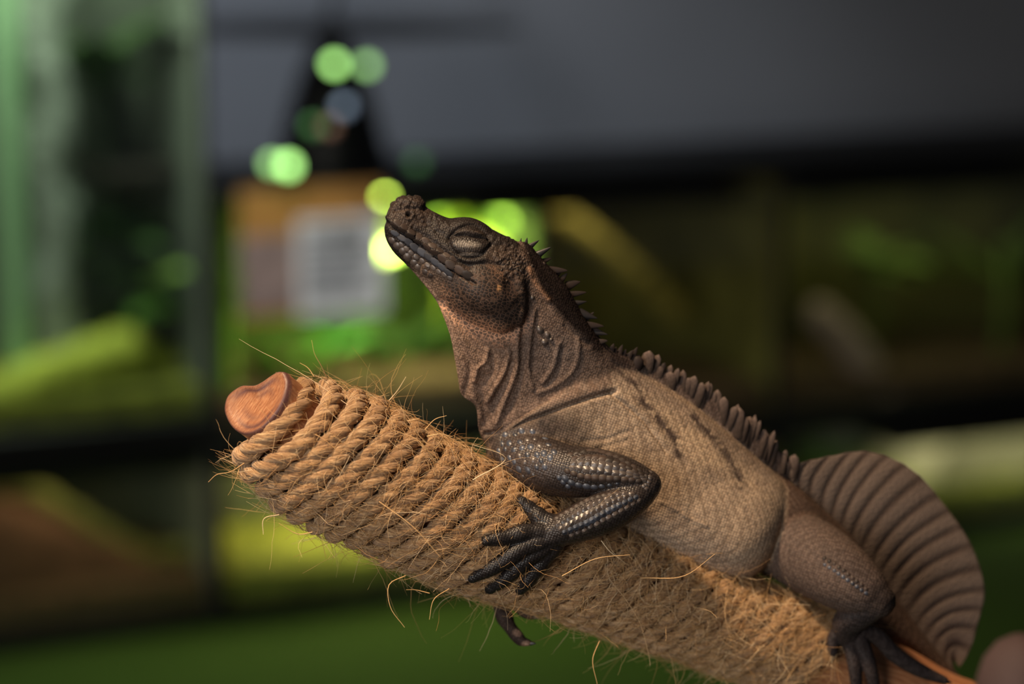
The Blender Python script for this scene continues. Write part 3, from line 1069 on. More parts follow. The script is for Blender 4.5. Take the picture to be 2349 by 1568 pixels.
HEAD, NECK, TORSO, ARM, HAND, THIGH, FOOT, TAIL, RIDGE, FARHAND = range(10)
add_loft([(886, 500, 882, 524, 180, 10, 1, 1), (888, 488, 883, 538, 180, 24, .9, .8), (896, 471, 889, 556, 181, 36, .85, .8), (914, 456, 903, 578, 182, 45, .8, .8),
          (938, 450, 925, 600, 183, 51, .72, .8), (962, 452, 948, 620, 184, 54, .66, .8), (978, 474, 968, 638, 185, 56, .7, .8), (1002, 489, 990, 660, 185, 60, .8, .85), (1030, 500, 1012, 690, 186, 67, .9, .85),
          (1075, 503, 1055, 732, 187, 78, .85, .85), (1108, 515, 1108, 757, 188, 84, .8, .85), (1148, 535, 1160, 766, 190, 86, .7, .8),
          (1180, 552, 1196, 742, 192, 76, .6, .75), (1212, 578, 1216, 700, 196, 44, .6, .7)], 90, HEAD)
add_loft([(1010, 585, 925, 598, 182, 20, 1, .6), (1100, 600, 985, 668, 183, 46, 1, .4), (1195, 565, 1012, 715, 189, 74, .75, .3), (1240, 610, 1032, 770, 197, 86, .68, .25),
          (1285, 655, 1042, 820, 210, 86, .6, .2), (1322, 704, 1050, 866, 227, 90, .6, .18), (1348, 738, 1057, 904, 240, 93, .6, .16), (1374, 776, 1092, 936, 256, 97, .6, .2), (1395, 808, 1097, 984, 275, 102, .6, .25),
          (1425, 835, 1112, 1020, 300, 108, .6, .6), (1450, 855, 1130, 1060, 315, 110, .6, .8)], 90, NECK)
add_loft([(1395, 815, 1112, 1000, 285, 92, .6, .7), (1430, 836, 1116, 1040, 305, 110, .6, .9), (1500, 872, 1205, 1115, 335, 120, .55, 1), (1580, 922, 1320, 1185, 368, 128, .5, 1.05),
          (1660, 985, 1440, 1245, 405, 134, .5, 1.12), (1730, 1045, 1560, 1302, 445, 134, .5, 1.12), (1790, 1098, 1680, 1334, 485, 122, .55, 1.08), (1822, 1140, 1752, 1306, 520, 66, .65, 1)],
         110, TORSO, 96, .86)
add_loft([(1780, 1082, 1690, 1320, 490, 95, .6, 1), (1836, 1122, 1770, 1312, 520, 92, .7, 1), (1886, 1166, 1815, 1320, 555, 84, .75, 1), (1942, 1216, 1870, 1350, 590, 74, .75, 1), (2004, 1294, 1940, 1408, 635, 58, .75, .9),
          (2055, 1368, 2005, 1452, 675, 48, .75, .9), (2110, 1442, 2080, 1492, 715, 38, .8, .9), (2185, 1530, 2155, 1558, 760, 28, .8, .9), (2270, 1615, 2250, 1632, 800, 18, 1, 1)], 80, TAIL)
add_loft([(1385, 790, 1395, 830, 268, 9, 1, 1.6), (1480, 826, 1470, 885, 330, 9, .8, 1.8), (1560, 868, 1545, 935, 365, 9, .8, 1.8), (1650, 924, 1630, 995, 402, 9, .8, 1.8), (1725, 975, 1710, 1055, 440, 9, .8, 1.8),
          (1785, 1030, 1765, 1105, 480, 8, .8, 1.8), (1818, 1066, 1805, 1130, 510, 7, .8, 1.8)], 70, RIDGE, 32)
# thick dark roll along the nape that carries the spines
add_loft([(1180, 552, 1190, 600, 193, 14, .8, 1.4), (1208, 556, 1200, 640, 195, 20, .8, 1.6), (1236, 584, 1205, 680, 200, 24, .7, 1.6), (1266, 617, 1225, 715, 208, 27, .7, 1.6), (1298, 652, 1250, 745, 218, 28, .7, 1.6),
          (1322, 694, 1275, 770, 230, 28, .7, 1.6), (1345, 733, 1305, 800, 244, 28, .7, 1.6), (1378, 775, 1345, 830, 262, 24, .7, 1.6), (1402, 800, 1385, 845, 278, 16, .7, 1.6)], 70, NECK, 40)
# near arm
add_tube([(1175, 1040, 285, 62), (1225, 1060, 240, 66), (1300, 1080, 198, 61), (1390, 1085, 172, 53), (1450, 1098, 160, 43), (1484, 1110, 158, 34)], ARM, 32)
add_tube([(1484, 1112, 158, 34), (1470, 1126, 156, 38), (1420, 1160, 148, 46), (1350, 1190, 142, 47), (1295, 1212, 142, 39), (1265, 1224, 145, 34)], ARM, 32)


def finger(pts, pid, lift=.62, knuckle=.05):
    rows = [(x, y, (rope_front(x, y) - r * lift) if dd is None else dd, r * 1.24) for x, y, r, dd in pts]
    return add_tube(rows, pid, 18, 30, knuckle)


FINGERS = [
    [(1268, 1206, 20, 146), (1240, 1188, 18, 150), (1218, 1170, 15.5, None), (1197, 1151, 12, None)],
    [(1262, 1222, 20, 142), (1205, 1222, 18, 128), (1155, 1233, 15, None), (1115, 1240, 11, None)],
    [(1262, 1236, 20, 142), (1200, 1258, 17, 128), (1140, 1295, 15.5, None), (1084, 1325, 10.5, None)],
    [(1262, 1246, 20, 145), (1208, 1284, 15, 140), (1160, 1325, 14, None), (1124, 1350, 11, None)],
    [(1272, 1248, 20, 150), (1242, 1292, 14.5, 155), (1214, 1328, 14.5, None), (1194, 1351, 11.5, None)]]
FR = [finger(f, HAND) for f in FINGERS]
add_tube([(1290, 1218, 144, 34), (1262, 1230, 142, 31), (1240, 1240, 142, 26)], HAND, 24, 10)
# far arm over the far side of the branch, its toes curl out below
add_tube([(1200, 1040, 385, 55), (1170, 1120, 450, 42), (1150, 1230, 478, 36), (1150, 1320, 465, 30), (1142, 1365, 430, 24)], FARHAND, 20)
FT = [add_tube([(1140, 1350, 440, 24), (1150, 1395, 405, 19), (1165, 1430, 385, 18), (1183, 1455, 375, 14), (1198, 1470, 368, 13), (1212, 1473, 362, 9)], FARHAND, 16, 30, .1),
      add_tube([(1160, 1350, 440, 20), (1190, 1392, 410, 14), (1207, 1408, 395, 11), (1220, 1413, 390, 8)], FARHAND, 14)]
# near hind leg
add_tube([(1778, 1246, 545, 80), (1805, 1248, 515, 84), (1850, 1270, 478, 88), (1905, 1304, 434, 84), (1960, 1341, 392, 70), (2000, 1366, 378, 52), (2016, 1378, 375, 40)], THIGH, 36)
add_tube([(2010, 1384, 378, 34), (1975, 1404, 400, 38), (1945, 1428, 430, 36), (1945, 1450, 455, 34)], FOOT, 24)
TOES = [add_tube([(1935, 1440, 440, 22), (1914, 1462, 450, 17), (1910, 1488, 458, 14), (1908, 1506, 468, 9)], FOOT, 14),
        add_tube([(1948, 1450, 450, 24), (1955, 1490, 455, 19), (1962, 1540, 462, 16), (1966, 1600, 490, 12)], FOOT, 14),
        add_tube([(1960, 1450, 450, 24), (1982, 1490, 455, 19), (2000, 1545, 465, 16), (2010, 1610, 500, 12)], FOOT, 14),
        add_tube([(1965, 1440, 450, 26), (2010, 1458, 470, 20), (2052, 1500, 490, 19), (2105, 1534, 505, 17), (2166, 1560, 520, 10)], FOOT, 16)]

offs = 0
AVs, Q, T3, PID = [], [], [], []
for (V, F, T_, pid) in parts:
    AVs.append(V)
    Q.append(F + offs)
    if len(T_): T3.append(T_ + offs)
    PID.append(np.full(len(V), pid))
    offs += len(V)
SRC = np.concatenate(AVs)
SPID = np.concatenate(PID)
me0 = np_mesh("body_source", SRC, [np.concatenate(Q), np.concatenate(T3)])
tmp = bpy.data.objects.new("tmp", me0)
COL.objects.link(tmp)
bm = bmesh.new()
bm.from_mesh(me0)
bmesh.ops.recalc_face_normals(bm, faces=bm.faces)
bm.to_mesh(me0)
bm.free()
rm = tmp.modifiers.new("r", 'REMESH')
rm.mode = 'VOXEL'
rm.voxel_size = 2.1
rm.adaptivity = 0
dg = bpy.context.evaluated_depsgraph_get()
ev = tmp.evaluated_get(dg)
m2 = ev.to_mesh()
nv = len(m2.vertices)
X = np.zeros(nv * 3, np.float32)
m2.vertices.foreach_get("co", X)
X = X.reshape(-1, 3).astype(float)
npoly = len(m2.polygons)
li = np.zeros(len(m2.loops), np.int32)
m2.loops.foreach_get("vertex_index", li)
QF = li.reshape(-1, 4)
E = np.zeros(len(m2.edges) * 2, np.int32)
m2.edges.foreach_get("vertices", E)
E = E.reshape(-1, 2)
ev.to_mesh_clear()
bpy.data.objects.remove(tmp)
bpy.data.meshes.remove(me0)
print("lizard verts", nv)
deg = np.bincount(E.ravel(), minlength=nv).astype(float)


def lap(A, it, lam=.5, mask=None):
    A = A.copy()
    one = A.ndim == 1
    if one: A = A[:, None]
    e0, e1 = E[:, 0], E[:, 1]
    if mask is not None:
        kp = (mask[e0] > 0) | (mask[e1] > 0)
        e0, e1 = e0[kp], e1[kp]
    for _ in range(it):
        s_ = np.stack([np.bincount(e0, A[e1, c], nv) + np.bincount(e1, A[e0, c], nv) for c in range(A.shape[1])], -1)
        d_ = s_ / deg[:, None] - A
        A += d_ * (lam if mask is None else lam * mask[:, None])
    return A[:, 0] if one else A


def normals(A):
    a, b, c, d = (A[QF[:, i]] for i in range(4))
    fn = np.cross(c - a, d - b)
    N = np.stack([sum(np.bincount(QF[:, i], fn[:, k_], nv) for i in range(4)) for k_ in range(3)], -1)
    return unit(N)


# part ids by nearest source vertex
from mathutils.kdtree import KDTree
kd = KDTree(len(SRC))
for i_, c_ in enumerate(SRC): kd.insert(c_, i_)
kd.balance()
pid = SPID[np.fromiter((kd.find(c_)[1] for c_ in X), np.int64, nv)]
onehot = np.zeros((nv, 10))
onehot[np.arange(nv), pid] = 1
X = lap(X, 3)
wts = lap(onehot.astype(np.float32), 12)
bmask = np.clip((1 - wts.max(1)) * 2.2, 0, 1)
X = lap(X, 22, .5, bmask)
hip = lap(np.stack([onehot[:, THIGH], onehot[:, TAIL]], -1), 30)
hipm = np.clip(4 * hip[:, 0] * hip[:, 1], 0, 1) ** .5
X = lap(X, 60, .5, np.where(hipm > .02, hipm, 0))
cheek = np.clip(1.3 - ((X[:, 0] - 1224) / 42) ** 2 - ((X[:, 1] - 668) / 85) ** 2, 0, 1) * np.isin(pid, [HEAD, NECK])
X = lap(X, 50, .5, cheek)
N = normals(X)
if np.mean(N[:, 2] * (X[:, 2] - 300)) < 0: N = -N
NEAR = np.clip((-N[:, 2] + .25) / .5, 0, 1)      # faces the viewer's side


def dist_poly(poly, pad):
    poly = np.asarray(poly, float)
    lo, hi = poly.min(0) - pad, poly.max(0) + pad
    idx = np.where((X[:, 0] > lo[0]) & (X[:, 0] < hi[0]) & (X[:, 1] > lo[1]) & (X[:, 1] < hi[1]))[0]
    P2 = X[idx, :2]
    best = np.full(len(idx), 1e9)
    side = np.zeros(len(idx))
    for a, b in zip(poly[:-1], poly[1:]):
        ab = b - a
        t_ = np.clip(((P2 - a) @ ab) / (ab @ ab), 0, 1)
        v_ = P2 - a - t_[:, None] * ab
        dd = np.hypot(v_[:, 0], v_[:, 1])
        cr = ab[0] * v_[:, 1] - ab[1] * v_[:, 0]
        m_ = dd < best
        best[m_] = dd[m_]
        side[m_] = np.sign(cr[m_])
    return idx, best, side


DISP = np.zeros(nv)
PA = {HEAD, NECK, TORSO, TAIL, RIDGE}
okb = np.isin(pid, list(PA)).astype(float)
okarm = np.isin(pid, [ARM, HAND]).astype(float)
okleg = np.isin(pid, [THIGH, FOOT]).astype(float)


def stroke(poly, sig, amp, ok=None, fade=True):
    p2 = catmull(np.array(poly, float), max(12, len(poly) * 5)) if len(poly) > 2 else np.array(poly, float)
    idx, d_, sd = dist_poly(p2, sig * 3)
    amp = amp * (.62 if amp < 0 else .75) if X[idx, 0].mean() > 1195 or X[idx, 1].mean() > 690 else amp * 1.1
    DISP[idx] += amp * np.exp(-(d_ / sig) ** 2) * NEAR[idx] * (ok if ok is not None else okb)[idx]


def dome(cx, cy, rx, ry, amp, rot=0.0, ok=None, power=1.0):
    c_, s_ = math.cos(rot), math.sin(rot)
    dx, dy = X[:, 0] - cx, X[:, 1] - cy
    r2 = ((dx * c_ + dy * s_) / rx) ** 2 + ((-dx * s_ + dy * c_) / ry) ** 2
    DISP[:] += amp * np.clip(1 - r2, 0, 1) ** power * NEAR * (ok if ok is not None else okb)


# head
MOUTH = [(886, 508), (900, 520), (916, 531), (957, 559), (993, 584), (1029, 614), (1067, 637), (1090, 650)]
stroke(MOUTH, 3.6, -6.5)
stroke([(889, 500), (905, 513), (930, 530), (962, 553), (1000, 579), (1035, 605), (1070, 626)], 7, 3.0)
stroke([(890, 525), (925, 546), (962, 575), (1000, 600), (1035, 628)], 7, 2.5)
stroke([(948, 523), (985, 548), (1015, 573), (1045, 592), (1080, 612)], 5, -4)
stroke([(960, 505), (990, 520), (1020, 545)], 8, -3)
dome(1074, 520, 56, 24, 11, .12)
dome(1076, 560, 52, 27, 9, .08, power=.6)
stroke([(1030, 545), (1041, 533), (1059, 525), (1075, 521), (1092, 524), (1107, 533), (1122, 545)], 3.2, -7)
stroke([(1036, 544), (1050, 536), (1066, 533), (1082, 535), (1100, 540), (1116, 547)], 4.5, 3.5)
stroke([(1032, 547), (1046, 541), (1066, 540), (1081, 543), (1102, 546), (1121, 551)], 2.6, -7.5)
stroke([(1028, 552), (1036, 570), (1055, 584), (1080, 589), (1108, 580), (1126, 562)], 4, -5)
stroke([(1033, 580), (1055, 595), (1085, 600), (1115, 592)], 5, 2)
stroke([(1040, 600), (1075, 606), (1110, 604), (1150, 606)], 5, -4)
d_n = np.hypot(X[:, 0] - 937.5, X[:, 1] - 493)
DISP += (3.6 * np.exp(-((d_n - 9.5) / 3.5) ** 2) - 10 * np.exp(-(d_n / 4.2) ** 2)) * NEAR * okb
d_n = np.hypot((X[:, 0] - 923) / 1.3, X[:, 1] - 471)
DISP += -6 * np.exp(-(d_n / 4) ** 2) * NEAR * okb
stroke([(905, 484), (925, 480), (950, 478), (975, 480)], 4, -4)
dome(940, 464, 38, 14, 5, .1)
dome(1118, 668, 72, 52, 13, .3)
dome(1170, 655, 22, 36, -8, -.1, power=1.6)
stroke([(1196, 640), (1202, 680), (1205, 715)], 7, 4)
stroke([(1005, 690), (1050, 722), (1100, 748), (1160, 765), (1198, 745)], 9, -5)
stroke([(1130, 545), (1160, 556), (1190, 575), (1208, 600)], 8, 3)
stroke([(1213, 620), (1225, 645), (1238, 665), (1258, 688)], 6, 7)
stroke([(1222, 640), (1250, 692), (1285, 730), (1320, 770), (1350, 790)], 7, -7)
stroke([(1262, 705), (1280, 726), (1292, 742)], 4, 4)
# neck and throat folds
stroke([(1197, 715), (1188, 777), (1184, 853), (1168, 894), (1139, 968)], 6, 9)
stroke([(1207, 720), (1199, 790), (1197, 850), (1185, 900), (1160, 965)], 9, -5)
stroke([(1226, 713), (1217, 777), (1213, 850), (1223, 890)], 4.5, 6)
stroke([(1236, 713), (1227, 777), (1223, 850)], 7, -3)
stroke([(1328, 777), (1325, 823), (1308, 858), (1269, 886), (1235, 900)], 6, 5)
stroke([(1282, 789), (1268, 843), (1246, 876)], 6, 5)
stroke([(1292, 800), (1280, 850), (1255, 885)], 7, -4)
stroke([(1015, 690), (1035, 740), (1055, 790), (1077, 832), (1078, 860), (1068, 892), (1062, 912)], 8, -9)
stroke([(1030, 690), (1058, 745), (1088, 790), (1110, 815)], 5, -5)
stroke([(1050, 720), (1085, 765), (1130, 800), (1160, 800)], 5, -5)
stroke([(1022, 700), (1048, 755), (1075, 805), (1094, 838), (1088, 872)], 6, 8)
stroke([(1120, 800), (1112, 830), (1098, 842)], 5, 7)
stroke([(1112, 862), (1100, 885), (1108, 925), (1112, 960), (1102, 985)], 9, -9)
stroke([(1140, 780), (1166, 805), (1160, 848), (1136, 888), (1118, 920)], 6, 9)
stroke([(1130, 815), (1130, 850), (1112, 880)], 6, -8)
stroke([(1172, 830), (1158, 880), (1132, 925), (1122, 968)], 9, -8)
stroke([(1085, 910), (1100, 935), (1104, 960)], 5, 6)
GULAR = [(1412, 897), (1375, 906), (1320, 924), (1260, 946), (1200, 968), (1150, 987), (1112, 996)]
stroke(GULAR, 5, -15)
stroke([(1380, 888), (1345, 896), (1300, 910), (1250, 930), (1190, 952), (1140, 972)], 14, 5)
stroke([(1405, 905), (1440, 932), (1480, 968), (1506, 1003), (1530, 1038)], 4.2, -9)
stroke([(1420, 905), (1455, 930), (1495, 968), (1522, 1005)], 12, 2.5)
stroke([(1340, 1010), (1400, 1005), (1440, 990)], 6, -4)
stroke([(1440, 1010), (1400, 1020), (1370, 1030)], 6, -3)
stroke([(1515, 1150), (1545, 1165), (1575, 1185), (1620, 1205)], 5, 3.5)
stroke([(1800, 1215), (1790, 1260), (1765, 1308), (1738, 1334)], 10, -12)
dome(1690, 1210, 110, 110, 10)
# geometric roughness: warts on the snout, beads on the temple
LUMP = np.zeros(nv)


def warts(n, cx, cy, rx, ry, size, amp, rot=0.0, seed=0):
    r_ = np.random.default_rng(seed)
    for _ in range(n):
        a, q = r_.uniform(0, 6.283), math.sqrt(r_.uniform(0, 1))
        ux, uy = q * math.cos(a) * rx, q * math.sin(a) * ry
        x = cx + ux * math.cos(rot) - uy * math.sin(rot)
        y = cy + ux * math.sin(rot) + uy * math.cos(rot)
        sz_ = size * r_.uniform(.6, 1.3)
        idx = np.where((np.abs(X[:, 0] - x) < sz_ * 2) & (np.abs(X[:, 1] - y) < sz_ * 2) & (X[:, 2] < 215) & (pid == HEAD))[0]
        r2 = ((X[idx, 0] - x) ** 2 + (X[idx, 1] - y) ** 2) / sz_ ** 2
        LUMP[idx] = np.maximum(LUMP[idx], amp * np.clip(1 - r2, 0, 1) ** .7 * r_.uniform(.6, 1.2))


warts(70, 938, 464, 42, 18, 6, 4.0, .1, 1)
warts(60, 915, 500, 26, 30, 5, 2.2, .5, 2)
warts(70, 985, 505, 50, 20, 5.5, 2.6, .5, 3)
warts(60, 960, 545, 60, 16, 6, 2.2, .65, 4)
warts(80, 1175, 600, 44, 28, 5, 3.2, .6, 5)
warts(40, 1165, 560, 30, 14, 5, 2.8, .4, 6)
warts(26, 1200, 640, 14, 34, 5, 2.4, .1, 7)
warts(40, 960, 610, 46, 12, 6.5, 2.4, .65, 8)
DISP += LUMP
X2 = X + N * lap(DISP, 1, .4)[:, None]
# fine irregularity of the skin
X = X2
N = normals(X)
if np.mean(N[:, 2] * (X[:, 2] - 300)) < 0: N = -N
# --- skin colour (pigment by body region, plus a painted eyelid highlight)
def soft(e0, e1, v_): return np.clip((v_ - e0) / (e1 - e0), 0, 1) ** 1 * 1.0


CLR = {HEAD: (.024, .019, .017), NECK: (.145, .104, .084), TORSO: (.390, .298, .215), ARM: (.034, .027, .025), HAND: (.021, .018, .018), THIGH: (.100, .074, .062),
       FOOT: (.040, .032, .032), TAIL: (.105, .070, .053), RIDGE: (.105, .076, .065), FARHAND: (.05, .035, .03)}
colr = sum(wts[:, i:i + 1] * np.array(CLR[i]) for i in range(10))


def paint(mask, c, f=1.0):
    global colr
    m_ = np.clip(mask, 0, 1)[:, None] * f
    colr = colr * (1 - m_) + np.array(c) * m_


def blob(cx, cy, rx, ry, rot=0.0, pw=1.0):
    c_, s_ = math.cos(rot), math.sin(rot)
    dx, dy = X[:, 0] - cx, X[:, 1] - cy
    r2 = ((dx * c_ + dy * s_) / rx) ** 2 + ((-dx * s_ + dy * c_) / ry) ** 2
    return np.clip(1 - r2, 0, 1) ** pw


def line(poly, sig):
    p2 = catmull(np.array(poly, float), max(12, len(poly) * 5)) if len(poly) > 2 else np.array(poly, float)
    idx, d_, _ = dist_poly(p2, sig * 3)
    m_ = np.zeros(nv)
    m_[idx] = np.exp(-(d_ / sig) ** 2)
    return m_


def vnoise(freq, seed):
    r_ = np.random.default_rng(seed)
    g = r_.random((40, 40, 40))
    q = (X * freq) % 39
    i0 = q.astype(int)
    fr = q - i0
    fr = fr * fr * (3 - 2 * fr)
    out = 0
    for dx in (0, 1):
        for dy in (0, 1):
            for dz in (0, 1):
                w_ = (fr[:, 0] if dx else 1 - fr[:, 0]) * (fr[:, 1] if dy else 1 - fr[:, 1]) * (fr[:, 2] if dz else 1 - fr[:, 2])
                out = out + w_ * g[i0[:, 0] + dx, i0[:, 1] + dy, i0[:, 2] + dz]
    return out


nz1, nz2, nz3 = vnoise(.035, 1), vnoise(.09, 2), vnoise(.2, 3)
tor = wts[:, TORSO]
nk = wts[:, NECK] + wts[:, HEAD]
hd_ = wts[:, HEAD]
# throat warm brown, nape nearly black
paint(blob(1080, 800, 120, 200, -.25, .6) * nk * np.clip((X[:, 1] - 690 - (X[:, 0] - 1000) * .28) / 40, 0, 1), (.25, .17, .125), .9)
paint(line([(960, 625), (990, 660), (1012, 705), (1030, 750), (1045, 830)], 22) * nk, (.28, .195, .145), .8)
NB_ = np.array([(1196, 560), (1216, 606), (1236, 655), (1262, 696), (1302, 742), (1345, 790), (1400, 835)], float)
idx_, d__, sd_ = dist_poly(NB_, 95)
nm = np.zeros(nv)
nm[idx_] = np.clip(.5 - sd_ * d__ / 14, 0, 1)
nm *= np.clip((X[:, 0] - 1190) / 14, 0, 1) * np.clip((1405 - X[:, 0]) / 30, 0, 1) * (wts[:, NECK] + hd_)
paint(nm, (.012, .0085, .008), .97)
paint(line([(1213, 615), (1225, 645), (1238, 665), (1258, 688)], 6) * (nk), (.26, .15, .095), .8)
paint(line([(1370, 795), (1420, 822), (1470, 850)], 18) * (wts[:, RIDGE] + nk + tor), (.045, .032, .028), .8)
paint(blob(1340, 880, 70, 26, -.4) * nk * (nz2 > .5), (.34, .21, .14), .7)
paint(blob(1290, 820, 75, 80, 0) * nk, (.125, .100, .090), .7)
gi, gd, gs = dist_poly(np.array(GULAR, float), 110)
gm = np.zeros(nv)
gm[gi] = np.clip(.5 + gs * gd / 8, 0, 1) * np.clip((105 - gd) / 30, 0, 1)
gm *= np.clip((1415 - X[:, 0]) / 25, 0, 1) * (tor + nk)
paint(gm, (.165, .118, .094), .8)
paint(np.clip((nz2 - .45) * 5, 0, 1) * blob(1335, 895, 90, 34, -.35), (.30, .20, .145), .5)
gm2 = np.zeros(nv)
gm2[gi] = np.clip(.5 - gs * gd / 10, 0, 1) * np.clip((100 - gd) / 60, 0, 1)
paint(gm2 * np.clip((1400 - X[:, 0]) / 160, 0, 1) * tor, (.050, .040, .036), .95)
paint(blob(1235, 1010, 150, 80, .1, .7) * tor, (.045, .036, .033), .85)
# torso: tan band along the flank, greyer back, darker shoulder
paint(blob(1600, 1000, 200, 60, .62, .7) * tor, (.46, .34, .225), .85)
paint(line([(1450, 860), (1560, 930), (1660, 1000), (1760, 1080)], 22) * (tor + wts[:, RIDGE]), (.17, .13, .11), .6)
paint(blob(1600, 1260, 190, 60, .5, .7) * tor, (.40, .31, .23), .8)
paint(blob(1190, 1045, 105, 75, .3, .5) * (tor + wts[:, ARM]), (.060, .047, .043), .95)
for poly, w_ in (([(1472, 918), (1500, 950), (1530, 985), (1552, 1015), (1556, 1045)], 9), ([(1590, 955), (1620, 985), (1655, 1025), (1685, 1075), (1702, 1115)], 8), ([(1405, 838), (1440, 868), (1480, 900)], 6)):
    paint(line(poly, w_ * 1.3) * (tor + nk) * np.clip((nz2 + nz3 * .6 - .62) * 5, 0, 1), (.055, .040, .036), .95)
paint(np.clip((nz1 - .55) * 4, 0, 1) * tor, (.22, .165, .125), .45)
paint(np.clip((nz2 - .6) * 4, 0, 1) * (tor + wts[:, TAIL] + wts[:, THIGH]), (.13, .095, .08), .25)
# leg: dark knee
paint(blob(2035, 1375, 60, 55) * wts[:, THIGH], (.026, .020, .019), .95)
paint(blob(1960, 1310, 110, 45, .6) * wts[:, THIGH], (.055, .043, .041), .6)
# head accents
paint(blob(940, 480, 62, 46, .2, .5) * hd_, (.072, .050, .039), .75)
paint(np.clip(LUMP / 3.0, 0, 1) * hd_, (.032, .024, .021), .65)
paint(blob(1165, 605, 60, 42, .5, .6) * hd_, (.092, .063, .047), .7)
paint(blob(1165, 605, 60, 42, .5, .6) * np.clip(LUMP / 2.5, 0, 1), (.060, .045, .038), .7)
paint(blob(1072, 560, 34, 9, .05, .7) * hd_, (.30, .27, .235), .7)  # bright highlight on the lower lid put into the colour
paint(blob(1078, 583, 30, 4.5, .0, .7) * hd_, (.32, .26, .21), .8)
paint(blob(1078, 533, 44, 8, .05) * hd_, (.075, .056, .045), .7)
paint(line(MOUTH, 2.2) * hd_, (.014, .010, .010), .9)
paint(line([(920, 543), (957, 570), (1000, 600), (1030, 625)], 7) * hd_, (.035, .035, .045), .8)
paint(blob(937.5, 493, 4.6, 4.6, 0, .4) * hd_, (.006, .005, .005), 1)
paint(blob(1168, 662, 17, 30, -.1, .6) * hd_, (.028, .022, .021), .9)
paint(blob(1145, 660, 7, 10) * hd_, (.20, .13, .07), .7)
# toes of the far hand: pale bands
paint((blob(1188, 1450, 15, 11) + blob(1208, 1478, 16, 10)) * wts[:, FARHAND], (.40, .26, .19), .9)

JAW = np.clip(blob(1115, 690, 110, 85, .35, .5) * hd_ + line([(1030, 700), (1090, 745), (1160, 765), (1200, 740)], 22) * nk, 0, 1)
GLOSS = np.clip(wts[:, ARM] + wts[:, HAND] + .5 * hd_ + .6 * wts[:, FOOT] + blob(1190, 1045, 105, 75, .3, .5), 0, 1)
GLOSS = np.clip(GLOSS + blob(1072, 560, 40, 14), 0, 1)
THROAT = np.clip(wts[:, NECK] + wts[:, HEAD], 0, 1)

WX = Pn(X)
flip = np.mean(np.sum(np.cross(WX[QF[:, 2]] - WX[QF[:, 0]], WX[QF[:, 3]] - WX[QF[:, 1]]) * (Pn(X + N * 3) - WX)[QF[:, 0]], 1)) < 0
QF2 = QF[:, ::-1] if flip else QF
base_pt = Pn(np.array([1500.0, 1260, 400]))
lizard = empty("sailfin_lizard", tuple(base_pt))
tagit(lizard, "dark brown sailfin lizard resting on the rope-wrapped branch, eyes closed", "lizard")
bme = np_mesh("body", WX, QF2)
ca = bme.attributes.new('skin', 'FLOAT_COLOR', 'POINT')
ca.data.foreach_set('color', np.column_stack([colr, np.ones(nv)]).astype(np.float32).ravel())
# scale-pattern coordinates: image-plane aligned on the flanks
rot = math.radians(20)
pc = np.column_stack([X[:, 0] * math.cos(rot) + X[:, 1] * math.sin(rot), -X[:, 0] * math.sin(rot) + X[:, 1] * math.cos(rot), X[:, 2] * .75])
bme.attributes.new('pxc', 'FLOAT_VECTOR', 'POINT').data.foreach_set('vector', pc.astype(np.float32).ravel())
bme.attributes.new('jaw', 'FLOAT', 'POINT').data.foreach_set('value', lap(JAW, 4).astype(np.float32))
bme.attributes.new('gloss', 'FLOAT', 'POINT').data.foreach_set('value', lap(GLOSS, 4).astype(np.float32))
bme.attributes.new('throat', 'FLOAT', 'POINT').data.foreach_set('value', lap(THROAT, 4).astype(np.float32))

k = NT("lizard_skin")
at = lambda n_, o_='Fac': k.n('ShaderNodeAttribute', attribute_name=n_).outputs[o_]
pxc = at('pxc', 'Vector')


def voro(vec, sx, sy, sz_, rnd):
    m_ = k.n('ShaderNodeMapping')
    m_.inputs['Scale'].default_value = (1 / sx, 1 / sy, 1 / sz_)
    k.l(vec, m_.inputs[0])
    v_ = k.n('ShaderNodeTexVoronoi', i_Scale=1.0, i_Randomness=rnd)
    k.l(m_.outputs[0], v_.inputs['Vector'])
    return v_.outputs['Distance'], v_.outputs['Color']


d_s, cs = voro(pxc, 6.2, 5.6, 7.0, .34)       # granular body scales
d_j, cj = voro(pxc, 9.5, 7.5, 9.5, .65)     # larger cheek scales
d_t, ct = voro(pxc, 4.8, 5.4, 6.5, .6)        # fine throat scales
jaw, gloss, thr = at('jaw'), at('gloss'), at('throat')
dome_s = k.math('SUBTRACT', 1.0, k.math('MULTIPLY', k.math('MULTIPLY', d_s, d_s), 2.4))
dome_t = k.math('SUBTRACT', 1.0, k.math('MULTIPLY', k.math('MULTIPLY', d_t, d_t), 2.4))
dome_j = k.math('SUBTRACT', 1.0, k.math('MULTIPLY', k.math('MULTIPLY', d_j, d_j), 2.2))
mixf = lambda f_, a, b: k.math('ADD', a, k.math('MULTIPLY', f_, k.math('SUBTRACT', b, a)))
h = mixf(jaw, mixf(thr, dome_s, dome_t), k.math('MULTIPLY', dome_j, .8))
skin = at('skin', 'Color')
groove = k.ramp(mixf(thr, dome_s, dome_t), [(.15, (.55, .52, .50)), (.75, (1.12, 1.12, 1.12))])
c_body = k.mix(.85, skin, groove, 'MULTIPLY')
m_ = k.n('ShaderNodeMapping')
m_.inputs['Scale'].default_value = (1 / 9.5, 1 / 7.5, 1 / 9.5)
k.l(pxc, m_.inputs[0])
ve = k.n('ShaderNodeTexVoronoi', feature='DISTANCE_TO_EDGE', i_Scale=1.0, i_Randomness=.65)
k.l(m_.outputs[0], ve.inputs['Vector'])
net = k.ramp(ve.outputs['Distance'], [(.03, (3.4, 2.7, 2.2)), (.16, (.85, .82, .8))])
c_jaw = k.mix(1.0, skin, net, 'MULTIPLY')
col_ = k.mix(jaw, c_body, c_jaw)
